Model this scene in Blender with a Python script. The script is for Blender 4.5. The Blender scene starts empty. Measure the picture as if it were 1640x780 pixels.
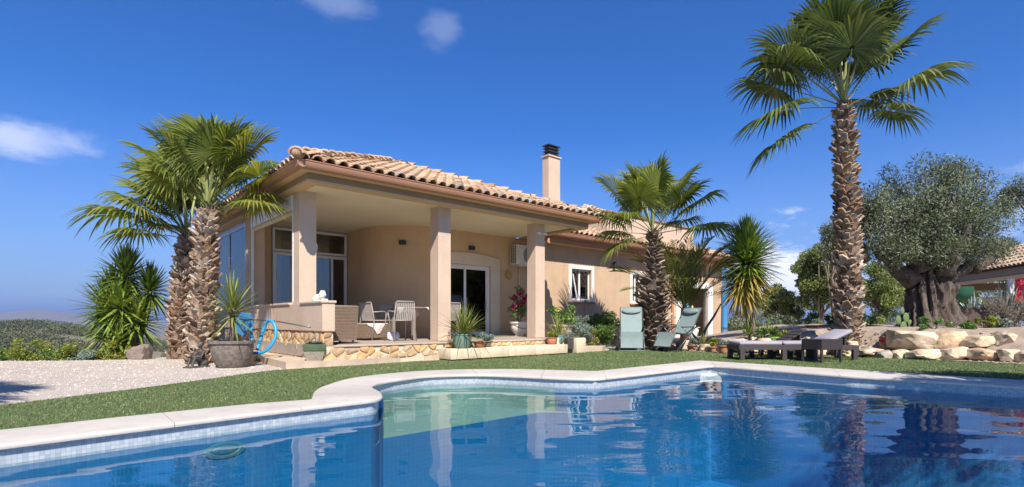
import bpy, bmesh, math, random
import numpy as np
from mathutils import Vector, Matrix, Euler, geometry, noise
R = math.radians
rng = np.random.default_rng(7)
random.seed(11)
scene = bpy.context.scene
COL = scene.collection

# ------------------------------------------------------------ camera, sky, sun
CH = 0.78                      # camera height above the lawn
FP = 847.0                     # focal length in photo pixels
HZ = 513.0                     # horizon row of the photo
cam_d = bpy.data.cameras.new('camera')
cam = bpy.data.objects.new('camera', cam_d)
COL.objects.link(cam)
cam.location = (0, 0, CH)
cam.rotation_euler = (R(90), 0, 0)
cam_d.sensor_width = 36
cam_d.lens = FP / 1640 * 36
cam_d.shift_y = (HZ - 390) / 1640
cam_d.clip_start = 0.05
cam_d.clip_end = 40000
scene.camera = cam
scene.view_settings.view_transform = 'Standard'
scene.view_settings.look = 'None'
scene.view_settings.exposure = 1.08
scene.view_settings.gamma = 1.0
scene.render.engine = 'CYCLES'
scene.cycles.max_bounces = 8
scene.cycles.transparent_max_bounces = 24
scene.cycles.sample_clamp_indirect = 6

ANG = math.atan2(970, 847) ; UX, UY = math.sin(ANG), math.cos(ANG)
P0 = Vector((-3.07, 9.09, 0))
HROT = math.atan2(UY, UX)
def HW(u, v, z=0):             # house frame -> world
    return Vector((P0.x + UX*u - UY*v, P0.y + UY*u + UX*v, z))
SUN = Vector((-0.44*UX + 0.83*UY, -0.44*UY - 0.83*UX, 1.0)).normalized()
sun_el = math.asin(SUN.z)
sun_az = math.atan2(SUN.x, SUN.y)
w = bpy.data.worlds.new('World'); scene.world = w; w.use_nodes = True
nt = w.node_tree; N = nt.nodes; L = nt.links; N.clear()
out = N.new('ShaderNodeOutputWorld'); bg = N.new('ShaderNodeBackground'); bg.inputs[1].default_value = 0.068
sky = N.new('ShaderNodeTexSky'); sky.sky_type = 'NISHITA'; sky.sun_disc = False
sky.sun_elevation = sun_el; sky.sun_rotation = sun_az
sky.altitude = 400; sky.air_density = 1.0; sky.dust_density = 0.5; sky.ozone_density = 3.0
tc = N.new('ShaderNodeTexCoord')
def wmath(op, a, b=None, c=None):
    n = N.new('ShaderNodeMath'); n.operation = op
    for i, x in enumerate((a, b, c)):
        if x is None: continue
        if isinstance(x, (int, float)): n.inputs[i].default_value = x
        else: L.new(x, n.inputs[i])
    return n.outputs[0]
def wdot(vec):
    n = N.new('ShaderNodeVectorMath'); n.operation = 'DOT_PRODUCT'
    L.new(tc.outputs['Generated'], n.inputs[0]); n.inputs[1].default_value = vec
    return n.outputs['Value']
nz = N.new('ShaderNodeTexNoise'); nz.inputs['Scale'].default_value = 9; nz.inputs['Detail'].default_value = 8; nz.inputs['Roughness'].default_value = .62
mpn = N.new('ShaderNodeMapping'); mpn.inputs['Scale'].default_value = (1, 1, 2.2)
L.new(tc.outputs['Generated'], mpn.inputs[0]); L.new(mpn.outputs[0], nz.inputs[0])
col = sky.outputs[0]
# gently deepen and cool the sky, as in the photograph
hs = N.new('ShaderNodeHueSaturation'); hs.inputs['Saturation'].default_value = 1.12; hs.inputs['Value'].default_value = 1.0
hs.inputs['Hue'].default_value = 0.5
L.new(col, hs.inputs['Color']); col = hs.outputs[0]
def cloud(px, py, a, b, amount, soft=.5, tint=(7.5, 7.9, 8.8)):
    global col
    d = Vector(((px-820)/FP, 1, (HZ-py)/FP)).normalized()
    r = d.cross(Vector((0, 0, 1))).normalized(); u = r.cross(d)
    x = wmath('DIVIDE', wdot(r), a); y = wmath('DIVIDE', wdot(u), b)
    q = wmath('SQRT', wmath('ADD', wmath('MULTIPLY', x, x), wmath('MULTIPLY', y, y)))
    q = wmath('ADD', q, wmath('MULTIPLY', wmath('SUBTRACT', nz.outputs[0], .5), 3.0))
    fr = wmath('GREATER_THAN', wdot(d), .3)
    m = N.new('ShaderNodeMapRange'); m.interpolation_type = 'SMOOTHSTEP'
    L.new(q, m.inputs[0]); m.inputs[1].default_value = 1.0 + soft*.3; m.inputs[2].default_value = 1.0 - soft
    m.inputs[3].default_value = 0; m.inputs[4].default_value = amount
    mk = wmath('MULTIPLY', m.outputs[0], fr)
    mx = N.new('ShaderNodeMixRGB'); L.new(mk, mx.inputs[0]); L.new(col, mx.inputs[1]); mx.inputs[2].default_value = (*tint, 1)
    col = mx.outputs[0]
def horizon_haze():
    global col
    z = wdot(Vector((0, 0, 1)))
    m = N.new('ShaderNodeMapRange'); L.new(z, m.inputs[0]); m.inputs[1].default_value = 0.0; m.inputs[2].default_value = .34; m.inputs[3].default_value = 1; m.inputs[4].default_value = 0
    p = wmath('MULTIPLY', wmath('POWER', m.outputs[0], 1.6), .85)
    mx = N.new('ShaderNodeMixRGB'); L.new(p, mx.inputs[0]); L.new(col, mx.inputs[1]); mx.inputs[2].default_value = (3.0, 3.6, 5.4, 1); col = mx.outputs[0]
tn = N.new('ShaderNodeMixRGB'); tn.blend_type = 'MULTIPLY'; tn.inputs[0].default_value = 1; tn.inputs[2].default_value = (.30, .67, 1.14, 1); L.new(col, tn.inputs[1]); col = tn.outputs[0]
horizon_haze()
cloud(48, 226, .068, .024, .40, .8, (6.5, 6.9, 8.6))
cloud(-10, 222, .05, .022, .4, .8, (6.5, 6.9, 8.6))
cloud(540, 6, .05, .018, .17, 1.0)
cloud(706, 50, .030, .028, .15, 1.0)
cloud(1262, 452, .080, .080, .95, .6, (9.5, 9.5, 10.2))
cloud(1440, 470, .20, .05, .7, .7, (8.5, 8.8, 9.8))
cloud(95, 470, .05, .010, .25, .9, (5, 5.3, 6.6))
cloud(1960, 350, .2, .1, .6, .8)
L.new(col, bg.inputs[0]); L.new(bg.outputs[0], out.inputs[0])

sl = bpy.data.lights.new('sun', 'SUN'); sl.energy = 3.8; sl.angle = R(0.53); sl.color = (1.0, .93, .835)
so = bpy.data.objects.new('sun', sl); COL.objects.link(so)
so.rotation_euler = SUN.to_track_quat('Z', 'Y').to_euler(); so.location = (0, -5, 20)

# ------------------------------------------------------------ helpers
def G(px, py, z=0.0):          # where a sight line of the photo meets height z
    Y = (CH - z) * FP / (py - HZ)
    return Vector(((px-820)/FP*Y, Y, z))
def W(px, py, Y):
    return Vector(((px-820)/FP*Y, Y, CH + (HZ-py)/FP*Y))

class MB:
    def __init__(s): s.v = []; s.f = []; s.m = Matrix(); s.mi = []; s.cur = 0; s.uv = None
    def add(s, vs, fs):
        b = len(s.v)
        for p in vs: s.v.append(tuple(s.m @ Vector(p)))
        for f in fs: s.f.append([b+i for i in f]); s.mi.append(s.cur)
        return s
    def box(s, x0, x1, y0, y1, z0, z1):
        return s.add([(x0,y0,z0),(x1,y0,z0),(x1,y1,z0),(x0,y1,z0),(x0,y0,z1),(x1,y0,z1),(x1,y1,z1),(x0,y1,z1)],
                     [(0,3,2,1),(4,5,6,7),(0,1,5,4),(1,2,6,5),(2,3,7,6),(3,0,4,7)])
    def cbox(s, x0, x1, y0, y1, z0, z1, c=.01):      # box with chamfered edges
        bm = bmesh.new(); bmesh.ops.create_cube(bm, size=1)
        for q in bm.verts:
            q.co = Vector(((x0+x1)/2+q.co.x*(x1-x0), (y0+y1)/2+q.co.y*(y1-y0), (z0+z1)/2+q.co.z*(z1-z0)))
        c = min(c, .45*min(x1-x0, y1-y0, z1-z0))
        bmesh.ops.bevel(bm, geom=bm.edges[:], offset=c, segments=2, profile=.5, affect='EDGES')
        bm.verts.index_update()
        s.add([q.co[:] for q in bm.verts], [[q.index for q in f.verts] for f in bm.faces]); bm.free(); return s
    def tube(s, pts, r, n=8, cap=True, squash=1.0):
        pts = [Vector(p) for p in pts]; k = len(pts)
        rs = r if isinstance(r, (list, tuple)) else [r]*k
        ref = Vector((0, 0, 1)); vs = []
        d0 = (pts[1]-pts[0]).normalized()
        if abs(d0.z) > .9: ref = Vector((1, 0, 0))
        X = d0.cross(ref).normalized()
        for i, p in enumerate(pts):
            d = (pts[min(i+1, k-1)] - pts[max(i-1, 0)]).normalized()
            X = (X - d*X.dot(d)).normalized(); Y = d.cross(X)
            for j in range(n):
                a = 2*math.pi*j/n
                vs.append(p + X*math.cos(a)*rs[i] + Y*math.sin(a)*rs[i]*squash)
        fs = [(i*n+j, i*n+(j+1)%n, (i+1)*n+(j+1)%n, (i+1)*n+j) for i in range(k-1) for j in range(n)]
        if cap: fs += [tuple(range(n))[::-1], tuple(range((k-1)*n, k*n))]
        return s.add(vs, fs)
    def lathe(s, prof, n=20, c=(0, 0, 0), wob=None):
        vs = []
        for r, z in prof:
            for j in range(n):
                a = 2*math.pi*j/n; q = r*(wob(a, z) if wob else 1)
                vs.append((c[0]+q*math.cos(a), c[1]+q*math.sin(a), c[2]+z))
        k = len(prof)
        fs = [(i*n+j, i*n+(j+1)%n, (i+1)*n+(j+1)%n, (i+1)*n+j) for i in range(k-1) for j in range(n)]
        fs += [tuple(range(n))[::-1], tuple(range((k-1)*n, k*n))]
        return s.add(vs, fs)
    def prism(s, poly, axis, a, b):     # poly of 2D points extruded along axis from a to b
        def P(p, t):
            return {'x': (t, p[0], p[1]), 'y': (p[0], t, p[1]), 'z': (p[0], p[1], t)}[axis]
        n = len(poly)
        vs = [P(p, a) for p in poly] + [P(p, b) for p in poly]
        fs = [tuple(range(n)), tuple(range(n, 2*n))[::-1]] + [(i, (i+1) % n, n+(i+1) % n, n+i)[::-1] for i in range(n)]
        return s.add(vs, fs)
    def sphere(s, c, r, n=12, m=8):
        rx, ry, rz = (r, r, r) if isinstance(r, (int, float)) else r
        vs = []
        for i in range(1, m):
            t = math.pi*i/m
            for j in range(n):
                a = 2*math.pi*j/n
                vs.append((c[0]+rx*math.sin(t)*math.cos(a), c[1]+ry*math.sin(t)*math.sin(a), c[2]-rz*math.cos(t)))
        k = len(vs); vs += [(c[0], c[1], c[2]-rz), (c[0], c[1], c[2]+rz)]
        fs = [(i*n+j, i*n+(j+1)%n, (i+1)*n+(j+1)%n, (i+1)*n+j) for i in range(m-2) for j in range(n)]
        fs += [(k, (j+1) % n, j) for j in range(n)] + [(k+1, (m-2)*n+j, (m-2)*n+(j+1) % n) for j in range(n)]
        return s.add(vs, fs)
    def mesh(s, name, mats=None, smooth=False, fix=True):
        me = bpy.data.meshes.new(name); me.from_pydata(s.v, [], s.f)
        if mats:
            for q in (mats if isinstance(mats, (list, tuple)) else [mats]): me.materials.append(q)
            if any(s.mi): me.polygons.foreach_set('material_index', s.mi)
        if fix:
            bm = bmesh.new(); bm.from_mesh(me); bmesh.ops.recalc_face_normals(bm, faces=bm.faces[:]); bm.to_mesh(me); bm.free()
        if smooth is True: me.polygons.foreach_set('use_smooth', [True]*len(me.polygons))
        elif smooth: me.shade_smooth() if False else smooth_angle(me, smooth)
        return me
def smooth_angle(me, ang):
    me.polygons.foreach_set('use_smooth', [True]*len(me.polygons))
    bm = bmesh.new(); bm.from_mesh(me)
    for e in bm.edges:
        if len(e.link_faces) == 2 and e.calc_face_angle(0) > R(ang): e.smooth = False
    bm.to_mesh(me); bm.free()
def put(name, me, parent=None, loc=(0, 0, 0), rot=(0, 0, 0), scale=(1, 1, 1), kind=None, label=None):
    o = bpy.data.objects.new(name, me); COL.objects.link(o)
    o.location = loc; o.rotation_euler = rot; o.scale = scale if not isinstance(scale, (int, float)) else (scale,)*3
    if parent: o.parent = parent
    if kind: o['kind'] = kind
    if label: o['label'] = label
    return o
def part(name, mb, mat, parent=None, smooth=False, **k):
    return put(name, mb.mesh(name, mat, smooth), parent, **k)
def tag(o, label, cat, group=None):
    o['label'] = label; o['category'] = cat
    if group: o['group'] = group
    return o
def thing(name, label, cat, loc=(0, 0, 0), rz=0.0, group=None):
    o = bpy.data.objects.new(name, None); COL.objects.link(o); o.empty_display_size = .1
    o.location = loc; o.rotation_euler = (0, 0, rz)
    return tag(o, label, cat, group)
def copytree(o, parent=None):
    c = o.copy(); COL.objects.link(c)
    if parent: c.parent = parent
    for ch in list(o.children): copytree(ch, c)
    return c

# ------------------------------------------------------------ materials
def newmat(name):
    m = bpy.data.materials.new(name); m.use_nodes = True
    return m, m.node_tree.nodes, m.node_tree.links, m.node_tree.nodes['Principled BSDF']
def mat(name, c1, c2=None, scale=6, rough=.8, bump=0, bscale=60, rand=0, attr=False, metal=0, c3=None, coords='Object', stretch=None, spec=.5, transl=0, detail=5, stain=0):
    m, n, l, b = newmat(name)
    b.inputs['Roughness'].default_value = rough; b.inputs['Metallic'].default_value = metal
    b.inputs['Specular IOR Level'].default_value = spec
    t = n.new('ShaderNodeTexCoord'); src = t.outputs[coords]
    if stretch:
        mp = n.new('ShaderNodeMapping'); mp.inputs['Scale'].default_value = stretch; l.new(src, mp.inputs[0]); src = mp.outputs[0]
    c2 = c2 or tuple(x*.82 for x in c1)
    nz = n.new('ShaderNodeTexNoise'); nz.inputs['Scale'].default_value = scale; nz.inputs['Detail'].default_value = detail
    nz.inputs['Roughness'].default_value = .6
    l.new(src, nz.inputs[0])
    cr = n.new('ShaderNodeValToRGB'); l.new(nz.outputs[0], cr.inputs[0])
    e = cr.color_ramp.elements; e[0].position = .32; e[1].position = .68; e[0].color = (*c1, 1); e[1].color = (*c2, 1)
    if c3: q = e.new(.5); q.color = (*c3, 1)
    o = cr.outputs[0]
    if rand or attr:
        if attr:
            oi = n.new('ShaderNodeAttribute'); oi.attribute_name = 'rnd'; v = oi.outputs['Fac']
        else:
            oi = n.new('ShaderNodeObjectInfo'); v = oi.outputs['Random']
        mr = n.new('ShaderNodeMapRange'); l.new(v, mr.inputs[0]); mr.inputs[3].default_value = 1-(rand or .3); mr.inputs[4].default_value = 1+(rand or .3)
        hv = n.new('ShaderNodeHueSaturation'); l.new(mr.outputs[0], hv.inputs['Value']); l.new(o, hv.inputs['Color']); o = hv.outputs[0]
    l.new(o, b.inputs['Base Color'])
    if stain:
        ms = n.new('ShaderNodeMapping'); ms.inputs['Scale'].default_value = (5, 5, .35); l.new(t.outputs['Object'], ms.inputs[0])
        ns = n.new('ShaderNodeTexNoise'); ns.inputs['Scale'].default_value = 1.2; ns.inputs['Detail'].default_value = 7; l.new(ms.outputs[0], ns.inputs[0])
        rs_ = n.new('ShaderNodeMapRange'); l.new(ns.outputs[0], rs_.inputs[0]); rs_.inputs[1].default_value = .5; rs_.inputs[2].default_value = .75; rs_.inputs[3].default_value = 1; rs_.inputs[4].default_value = 1-stain
        np_ = n.new('ShaderNodeTexNoise'); np_.inputs['Scale'].default_value = .7; np_.inputs['Detail'].default_value = 9; np_.inputs['Roughness'].default_value = .7; l.new(t.outputs['Object'], np_.inputs[0])
        rp_ = n.new('ShaderNodeMapRange'); l.new(np_.outputs[0], rp_.inputs[0]); rp_.inputs[1].default_value = .3; rp_.inputs[2].default_value = .7; rp_.inputs[3].default_value = 1+stain*.5; rp_.inputs[4].default_value = 1-stain*.8
        mm = n.new('ShaderNodeMath'); mm.operation = 'MULTIPLY'; l.new(rs_.outputs[0], mm.inputs[0]); l.new(rp_.outputs[0], mm.inputs[1])
        hw = n.new('ShaderNodeHueSaturation'); l.new(mm.outputs[0], hw.inputs['Value']); l.new(o, hw.inputs['Color']); o = hw.outputs[0]; l.new(o, b.inputs['Base Color'])
    if bump:
        n2 = n.new('ShaderNodeTexNoise'); n2.inputs['Scale'].default_value = bscale; n2.inputs['Detail'].default_value = 5; l.new(src, n2.inputs[0])
        bp = n.new('ShaderNodeBump'); bp.inputs['Strength'].default_value = bump; bp.inputs['Distance'].default_value = .02
        l.new(n2.outputs[0], bp.inputs['Height']); l.new(bp.outputs[0], b.inputs['Normal'])
    if transl:
        tr = n.new('ShaderNodeBsdfTranslucent'); mx = n.new('ShaderNodeMixShader'); mx.inputs[0].default_value = transl
        tm = n.new('ShaderNodeMixRGB'); tm.blend_type = 'MULTIPLY'; tm.inputs[0].default_value = 1; tm.inputs[2].default_value = (1.25, 1.15, .6, 1)
        l.new(o, tm.inputs[1]); l.new(tm.outputs[0], tr.inputs[0])
        l.new(b.outputs[0], mx.inputs[1]); l.new(tr.outputs[0], mx.inputs[2]); l.new(mx.outputs[0], n['Material Output'].inputs[0])
    return m
def ramp_mat(name, cols, rough=.8, attr=True, bump=.3, bscale=30, transl=0, nscale=14, spec=.4, mixn=.35):
    """colour picked per piece (object random or the 'rnd' attribute) from a ramp, with fine noise over it"""
    m, n, l, b = newmat(name); b.inputs['Roughness'].default_value = rough; b.inputs['Specular IOR Level'].default_value = spec
    if attr: a = n.new('ShaderNodeAttribute'); a.attribute_name = 'rnd'; v = a.outputs['Fac']
    else: a = n.new('ShaderNodeObjectInfo'); v = a.outputs['Random']
    cr = n.new('ShaderNodeValToRGB'); e = cr.color_ramp.elements
    for i, c in enumerate(cols):
        p = i/(len(cols)-1)
        q = e[0] if i == 0 else (e[len(e)-1] if i == len(cols)-1 else e.new(p))
        q.position = p; q.color = (*c, 1)
    l.new(v, cr.inputs[0])
    t = n.new('ShaderNodeTexCoord'); nz = n.new('ShaderNodeTexNoise'); nz.inputs['Scale'].default_value = nscale; nz.inputs['Detail'].default_value = 6
    l.new(t.outputs['Object'], nz.inputs[0])
    mr = n.new('ShaderNodeMapRange'); l.new(nz.outputs[0], mr.inputs[0]); mr.inputs[1].default_value = .3; mr.inputs[2].default_value = .7
    mr.inputs[3].default_value = 1-mixn; mr.inputs[4].default_value = 1+mixn
    hv = n.new('ShaderNodeHueSaturation'); l.new(mr.outputs[0], hv.inputs['Value']); l.new(cr.outputs[0], hv.inputs['Color'])
    l.new(hv.outputs[0], b.inputs['Base Color'])
    if bump:
        n2 = n.new('ShaderNodeTexNoise'); n2.inputs['Scale'].default_value = bscale; n2.inputs['Detail'].default_value = 6; l.new(t.outputs['Object'], n2.inputs[0])
        bp = n.new('ShaderNodeBump'); bp.inputs['Strength'].default_value = bump; bp.inputs['Distance'].default_value = .02
        l.new(n2.outputs[0], bp.inputs['Height']); l.new(bp.outputs[0], b.inputs['Normal'])
    if transl:
        tr = n.new('ShaderNodeBsdfTranslucent'); mx = n.new('ShaderNodeMixShader'); mx.inputs[0].default_value = transl
        tm = n.new('ShaderNodeMixRGB'); tm.blend_type = 'MULTIPLY'; tm.inputs[0].default_value = 1; tm.inputs[2].default_value = (1.3, 1.15, .55, 1)
        l.new(hv.outputs[0], tm.inputs[1]); l.new(tm.outputs[0], tr.inputs[0])
        l.new(b.outputs[0], mx.inputs[1]); l.new(tr.outputs[0], mx.inputs[2]); l.new(mx.outputs[0], n['Material Output'].inputs[0])
    return m
def set_rnd(me, vals):
    a = me.attributes.new('rnd', 'FLOAT', 'FACE'); a.data.foreach_set('value', np.asarray(vals, dtype=np.float32))

M = {}
M['stucco'] = mat('stucco', (.56,.40,.27), (.49,.345,.23), 1.3, .92, .5, 45, spec=.2, stain=.09, c3=(.535,.38,.252))
M['stucco_inner'] = mat('stucco_ochre', (.64,.44,.255), (.585,.395,.225), 1.1, .92, .5, 45, spec=.2, stain=.10)
M['column'] = mat('column_stucco', (.60,.46,.345), (.545,.41,.305), 1.6, .9, .4, 45, spec=.2, stain=.08)
M['ceiling'] = mat('ceiling_plaster', (.82,.71,.51), (.76,.65,.455), .9, .95, .15, 50, spec=.2)
M['soffit'] = mat('soffit_beige', (.62,.42,.235), (.57,.385,.215), 1.2, .85, .05, 50, spec=.2)
M['cornice'] = mat('cornice_olive_brown', (.30,.205,.12), (.27,.18,.10), 2, .7, spec=.3)
M['gutter'] = mat('gutter_brown', (.42,.215,.125), (.38,.19,.11), 3, .4, spec=.5)
M['white_trim'] = mat('white_trim', (.80,.77,.71), (.74,.70,.63), 3, .7)
M['cream_trim'] = mat('cream_trim', (.66,.56,.42), (.60,.50,.37), 3, .8)
M['white_alu'] = mat('white_aluminium', (.72,.72,.71), (.68,.68,.67), 3, .35)
M['sill'] = mat('sill_terracotta', (.36,.19,.11), (.30,.15,.09), 8, .8)
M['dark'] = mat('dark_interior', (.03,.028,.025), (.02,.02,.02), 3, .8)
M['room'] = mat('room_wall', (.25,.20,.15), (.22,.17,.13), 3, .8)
M['black'] = mat('black_plastic', (.02,.02,.02), (.03,.03,.03), 9, .5)
M['gravel'] = mat('gravel_ground', (.56,.495,.43), (.45,.39,.33), 26, .95, .9, 110, c3=(.52,.455,.39), detail=9, spec=.2, stain=.16)
M['lawn'] = mat('artificial_turf', (.10,.135,.05), (.13,.165,.065), 40, .9, .8, 160, c3=(.115,.15,.057), spec=.2)
M['blade'] = ramp_mat('turf_blades', [(.085,.13,.045),(.125,.175,.06),(.165,.21,.08),(.25,.25,.12)], .7, bump=0, spec=.3)
M['paving'] = mat('cream_paving', (.55,.43,.315), (.48,.37,.265), 5, .85, .3, 60, c3=(.52,.41,.30), spec=.3, stain=.12)
M['tile_floor'] = mat('terrace_floor', (.40,.33,.27), (.34,.28,.23), 5, .6, .1, 60)
M['step_edge'] = mat('step_stone', (.68,.52,.32), (.60,.43,.24), 6, .8, .4, 40, c3=(.66,.55,.40))
M['mortar'] = mat('mortar', (.68,.56,.42), (.60,.48,.35), 20, .95, .5, 80)
M['stone'] = ramp_mat('ochre_stone', [(.56,.33,.13),(.60,.40,.19),(.46,.27,.12),(.62,.48,.30),(.40,.27,.17),(.58,.35,.12)], .8, False, .6, 25, nscale=9)
M['coping'] = mat('coping_stone', (.52,.475,.42), (.45,.41,.36), 1.6, .75, .25, 120, rand=.05, c3=(.50,.455,.405), spec=.3, stain=.12)
TC = [(.24,.145,.085),(.43,.275,.16),(.50,.36,.23),(.45,.29,.17),(.53,.40,.275),(.28,.24,.205),(.47,.325,.20),(.37,.205,.12),(.45,.345,.245)]
M['tile'] = ramp_mat('roof_tile', TC, .85, False, .5, 30, nscale=10, mixn=.4)
M['tile_joined'] = ramp_mat('roof_tile_joined', TC, .85, True, .5, 30, nscale=10, mixn=.4)
M['underlay'] = mat('roof_bedding', (.30,.19,.12), (.22,.14,.09), 8, .9)
M['rock'] = ramp_mat('sandstone_rock', [(.50,.37,.23),(.58,.47,.33),(.44,.31,.19),(.60,.48,.33),(.33,.29,.245),(.52,.41,.28)], .9, False, 1.0, 12, nscale=3.2, mixn=.55)
M['terracotta'] = mat('terracotta', (.46,.19,.10), (.38,.15,.08), 9, .8, .2, 40, rand=.15)
M['soil'] = mat('soil', (.13,.09,.06), (.08,.055,.04), 30, .95, .8, 90)
M['steel'] = mat('grey_steel', (.45,.46,.46), (.40,.41,.41), 5, .4, metal=.7)
M['wicker_black'] = mat('dark_frame', (.075,.06,.055), (.055,.045,.04), 20, .6)

def glass_mat(name, tint=(.8,.85,.85), base=.08):
    m, n, l, b = newmat(name); n.remove(b)
    fr = n.new('ShaderNodeFresnel'); fr.inputs[0].default_value = 1.5
    t = n.new('ShaderNodeBsdfTransparent'); t.inputs[0].default_value = (*tint, 1)
    g = n.new('ShaderNodeBsdfGlossy'); g.inputs['Roughness'].default_value = 0.01
    ad = n.new('ShaderNodeMath'); ad.operation = 'ADD'; ad.inputs[1].default_value = base; l.new(fr.outputs[0], ad.inputs[0]); ad.use_clamp = True
    mx = n.new('ShaderNodeMixShader'); l.new(ad.outputs[0], mx.inputs[0]); l.new(t.outputs[0], mx.inputs[1]); l.new(g.outputs[0], mx.inputs[2])
    l.new(mx.outputs[0], n['Material Output'].inputs[0]); return m
M['glass'] = glass_mat('window_glass', (.75,.8,.8))
M['glass_dark'] = glass_mat('window_glass_dark', (.3,.32,.32), 0)

def mosaic(name, c1, c2, grout, s, rough=.25):
    m, n, l, b = newmat(name); b.inputs['Roughness'].default_value = rough
    t = n.new('ShaderNodeTexCoord'); br = n.new('ShaderNodeTexBrick')
    br.offset = 0; br.squash = 1; br.inputs['Scale'].default_value = 1
    br.inputs['Brick Width'].default_value = s; br.inputs['Row Height'].default_value = s; br.inputs['Mortar Size'].default_value = s*.055
    br.inputs['Color1'].default_value = (*c1, 1); br.inputs['Color2'].default_value = (*c2, 1); br.inputs['Mortar'].default_value = (*grout, 1)
    l.new(t.outputs['UV'], br.inputs[0]); l.new(br.outputs[0], b.inputs['Base Color'])
    return m
M['mosaic_pale'] = mosaic('pale_mosaic', (.44,.47,.50), (.28,.34,.39), (.26,.30,.33), .026)
M['mosaic_blue'] = mosaic('blue_mosaic', (.0006,.115,.275), (.001,.13,.305), (.005,.165,.35), .05, .5)
M['mosaic_step'] = mosaic('step_mosaic', (.15,.27,.245), (.18,.31,.28), (.19,.32,.29), .05, .5)

def water_mat():
    m, n, l, b = newmat('pool_water_surface'); n.remove(b)
    t = n.new('ShaderNodeTexCoord')
    mp = n.new('ShaderNodeMapping'); mp.inputs['Rotation'].default_value = (0, 0, R(12)); mp.inputs['Scale'].default_value = (.7, 1.35, 1)
    l.new(t.outputs['Object'], mp.inputs[0])
    n1 = n.new('ShaderNodeTexNoise'); n1.inputs['Scale'].default_value = 1.15; n1.inputs['Detail'].default_value = 1.4; n1.inputs['Roughness'].default_value = .4; n1.inputs['Distortion'].default_value = .3
    n2 = n.new('ShaderNodeTexNoise'); n2.inputs['Scale'].default_value = 5.5; n2.inputs['Detail'].default_value = 1.5; n2.inputs['Distortion'].default_value = .4
    l.new(mp.outputs[0], n1.inputs[0]); l.new(mp.outputs[0], n2.inputs[0])
    # ripples fade in and out across the pool
    n3 = n.new('ShaderNodeTexNoise'); n3.inputs['Scale'].default_value = .35; l.new(t.outputs['Object'], n3.inputs[0])
    mr = n.new('ShaderNodeMapRange'); l.new(n3.outputs[0], mr.inputs[0]); mr.inputs[1].default_value = .4; mr.inputs[2].default_value = .62; mr.inputs[3].default_value = .25; mr.inputs[4].default_value = 1.0
    mu = n.new('ShaderNodeMath'); mu.operation = 'MULTIPLY'; l.new(n2.outputs[0], mu.inputs[0]); l.new(mr.outputs[0], mu.inputs[1])
    m2 = n.new('ShaderNodeMath'); m2.operation = 'MULTIPLY_ADD'; l.new(mu.outputs[0], m2.inputs[0]); m2.inputs[1].default_value = .09; l.new(n1.outputs[0], m2.inputs[2])
    bp = n.new('ShaderNodeBump'); bp.inputs['Strength'].default_value = 1; bp.inputs['Distance'].default_value = .021; l.new(m2.outputs[0], bp.inputs['Height'])
    fr = n.new('ShaderNodeFresnel'); fr.inputs[0].default_value = 1.33; l.new(bp.outputs[0], fr.inputs['Normal'])
    tr = n.new('ShaderNodeBsdfTransparent'); tr.inputs[0].default_value = (.86,.97,1,1)
    gl = n.new('ShaderNodeBsdfGlossy'); gl.inputs['Roughness'].default_value = .0; l.new(bp.outputs[0], gl.inputs['Normal'])
    mx = n.new('ShaderNodeMixShader'); l.new(fr.outputs[0], mx.inputs[0]); l.new(tr.outputs[0], mx.inputs[1]); l.new(gl.outputs[0], mx.inputs[2])
    l.new(mx.outputs[0], n['Material Output'].inputs[0]); return m
M['water'] = water_mat()

def rock_me(sx, sy, sz, seed, mat_, sub=3, nplanes=9, rough=.10):
    r = np.random.default_rng(seed)
    bm = bmesh.new(); bmesh.ops.create_icosphere(bm, subdivisions=sub, radius=1)
    pl = r.normal(size=(nplanes, 3)); pl /= np.linalg.norm(pl, axis=1)[:, None]
    pl = np.vstack([pl, [[0,0,1],[0,0,-1],[1,0,0],[-1,0,0],[0,1,0],[0,-1,0]]])
    h = np.concatenate([r.uniform(.72, .98, nplanes), r.uniform(.75, .9, 6)])
    off = Vector(r.uniform(-50, 50, 3))
    for v in bm.verts:
        d = np.array(v.co); dp = pl @ d
        t = np.min(np.where(dp > .05, h/np.maximum(dp, .05), 9))
        k = min(t, 1.15)
        k *= 1 + rough*noise.noise(Vector(d)*2.5+off) + rough*.5*noise.noise(Vector(d)*7+off)
        v.co = Vector((d[0]*k*sx/2, d[1]*k*sy/2, d[2]*k*sz/2))
    me = bpy.data.meshes.new('rock'); bm.to_mesh(me); bm.free(); me.materials.append(mat_)
    smooth_angle(me, 24); return me

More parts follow.
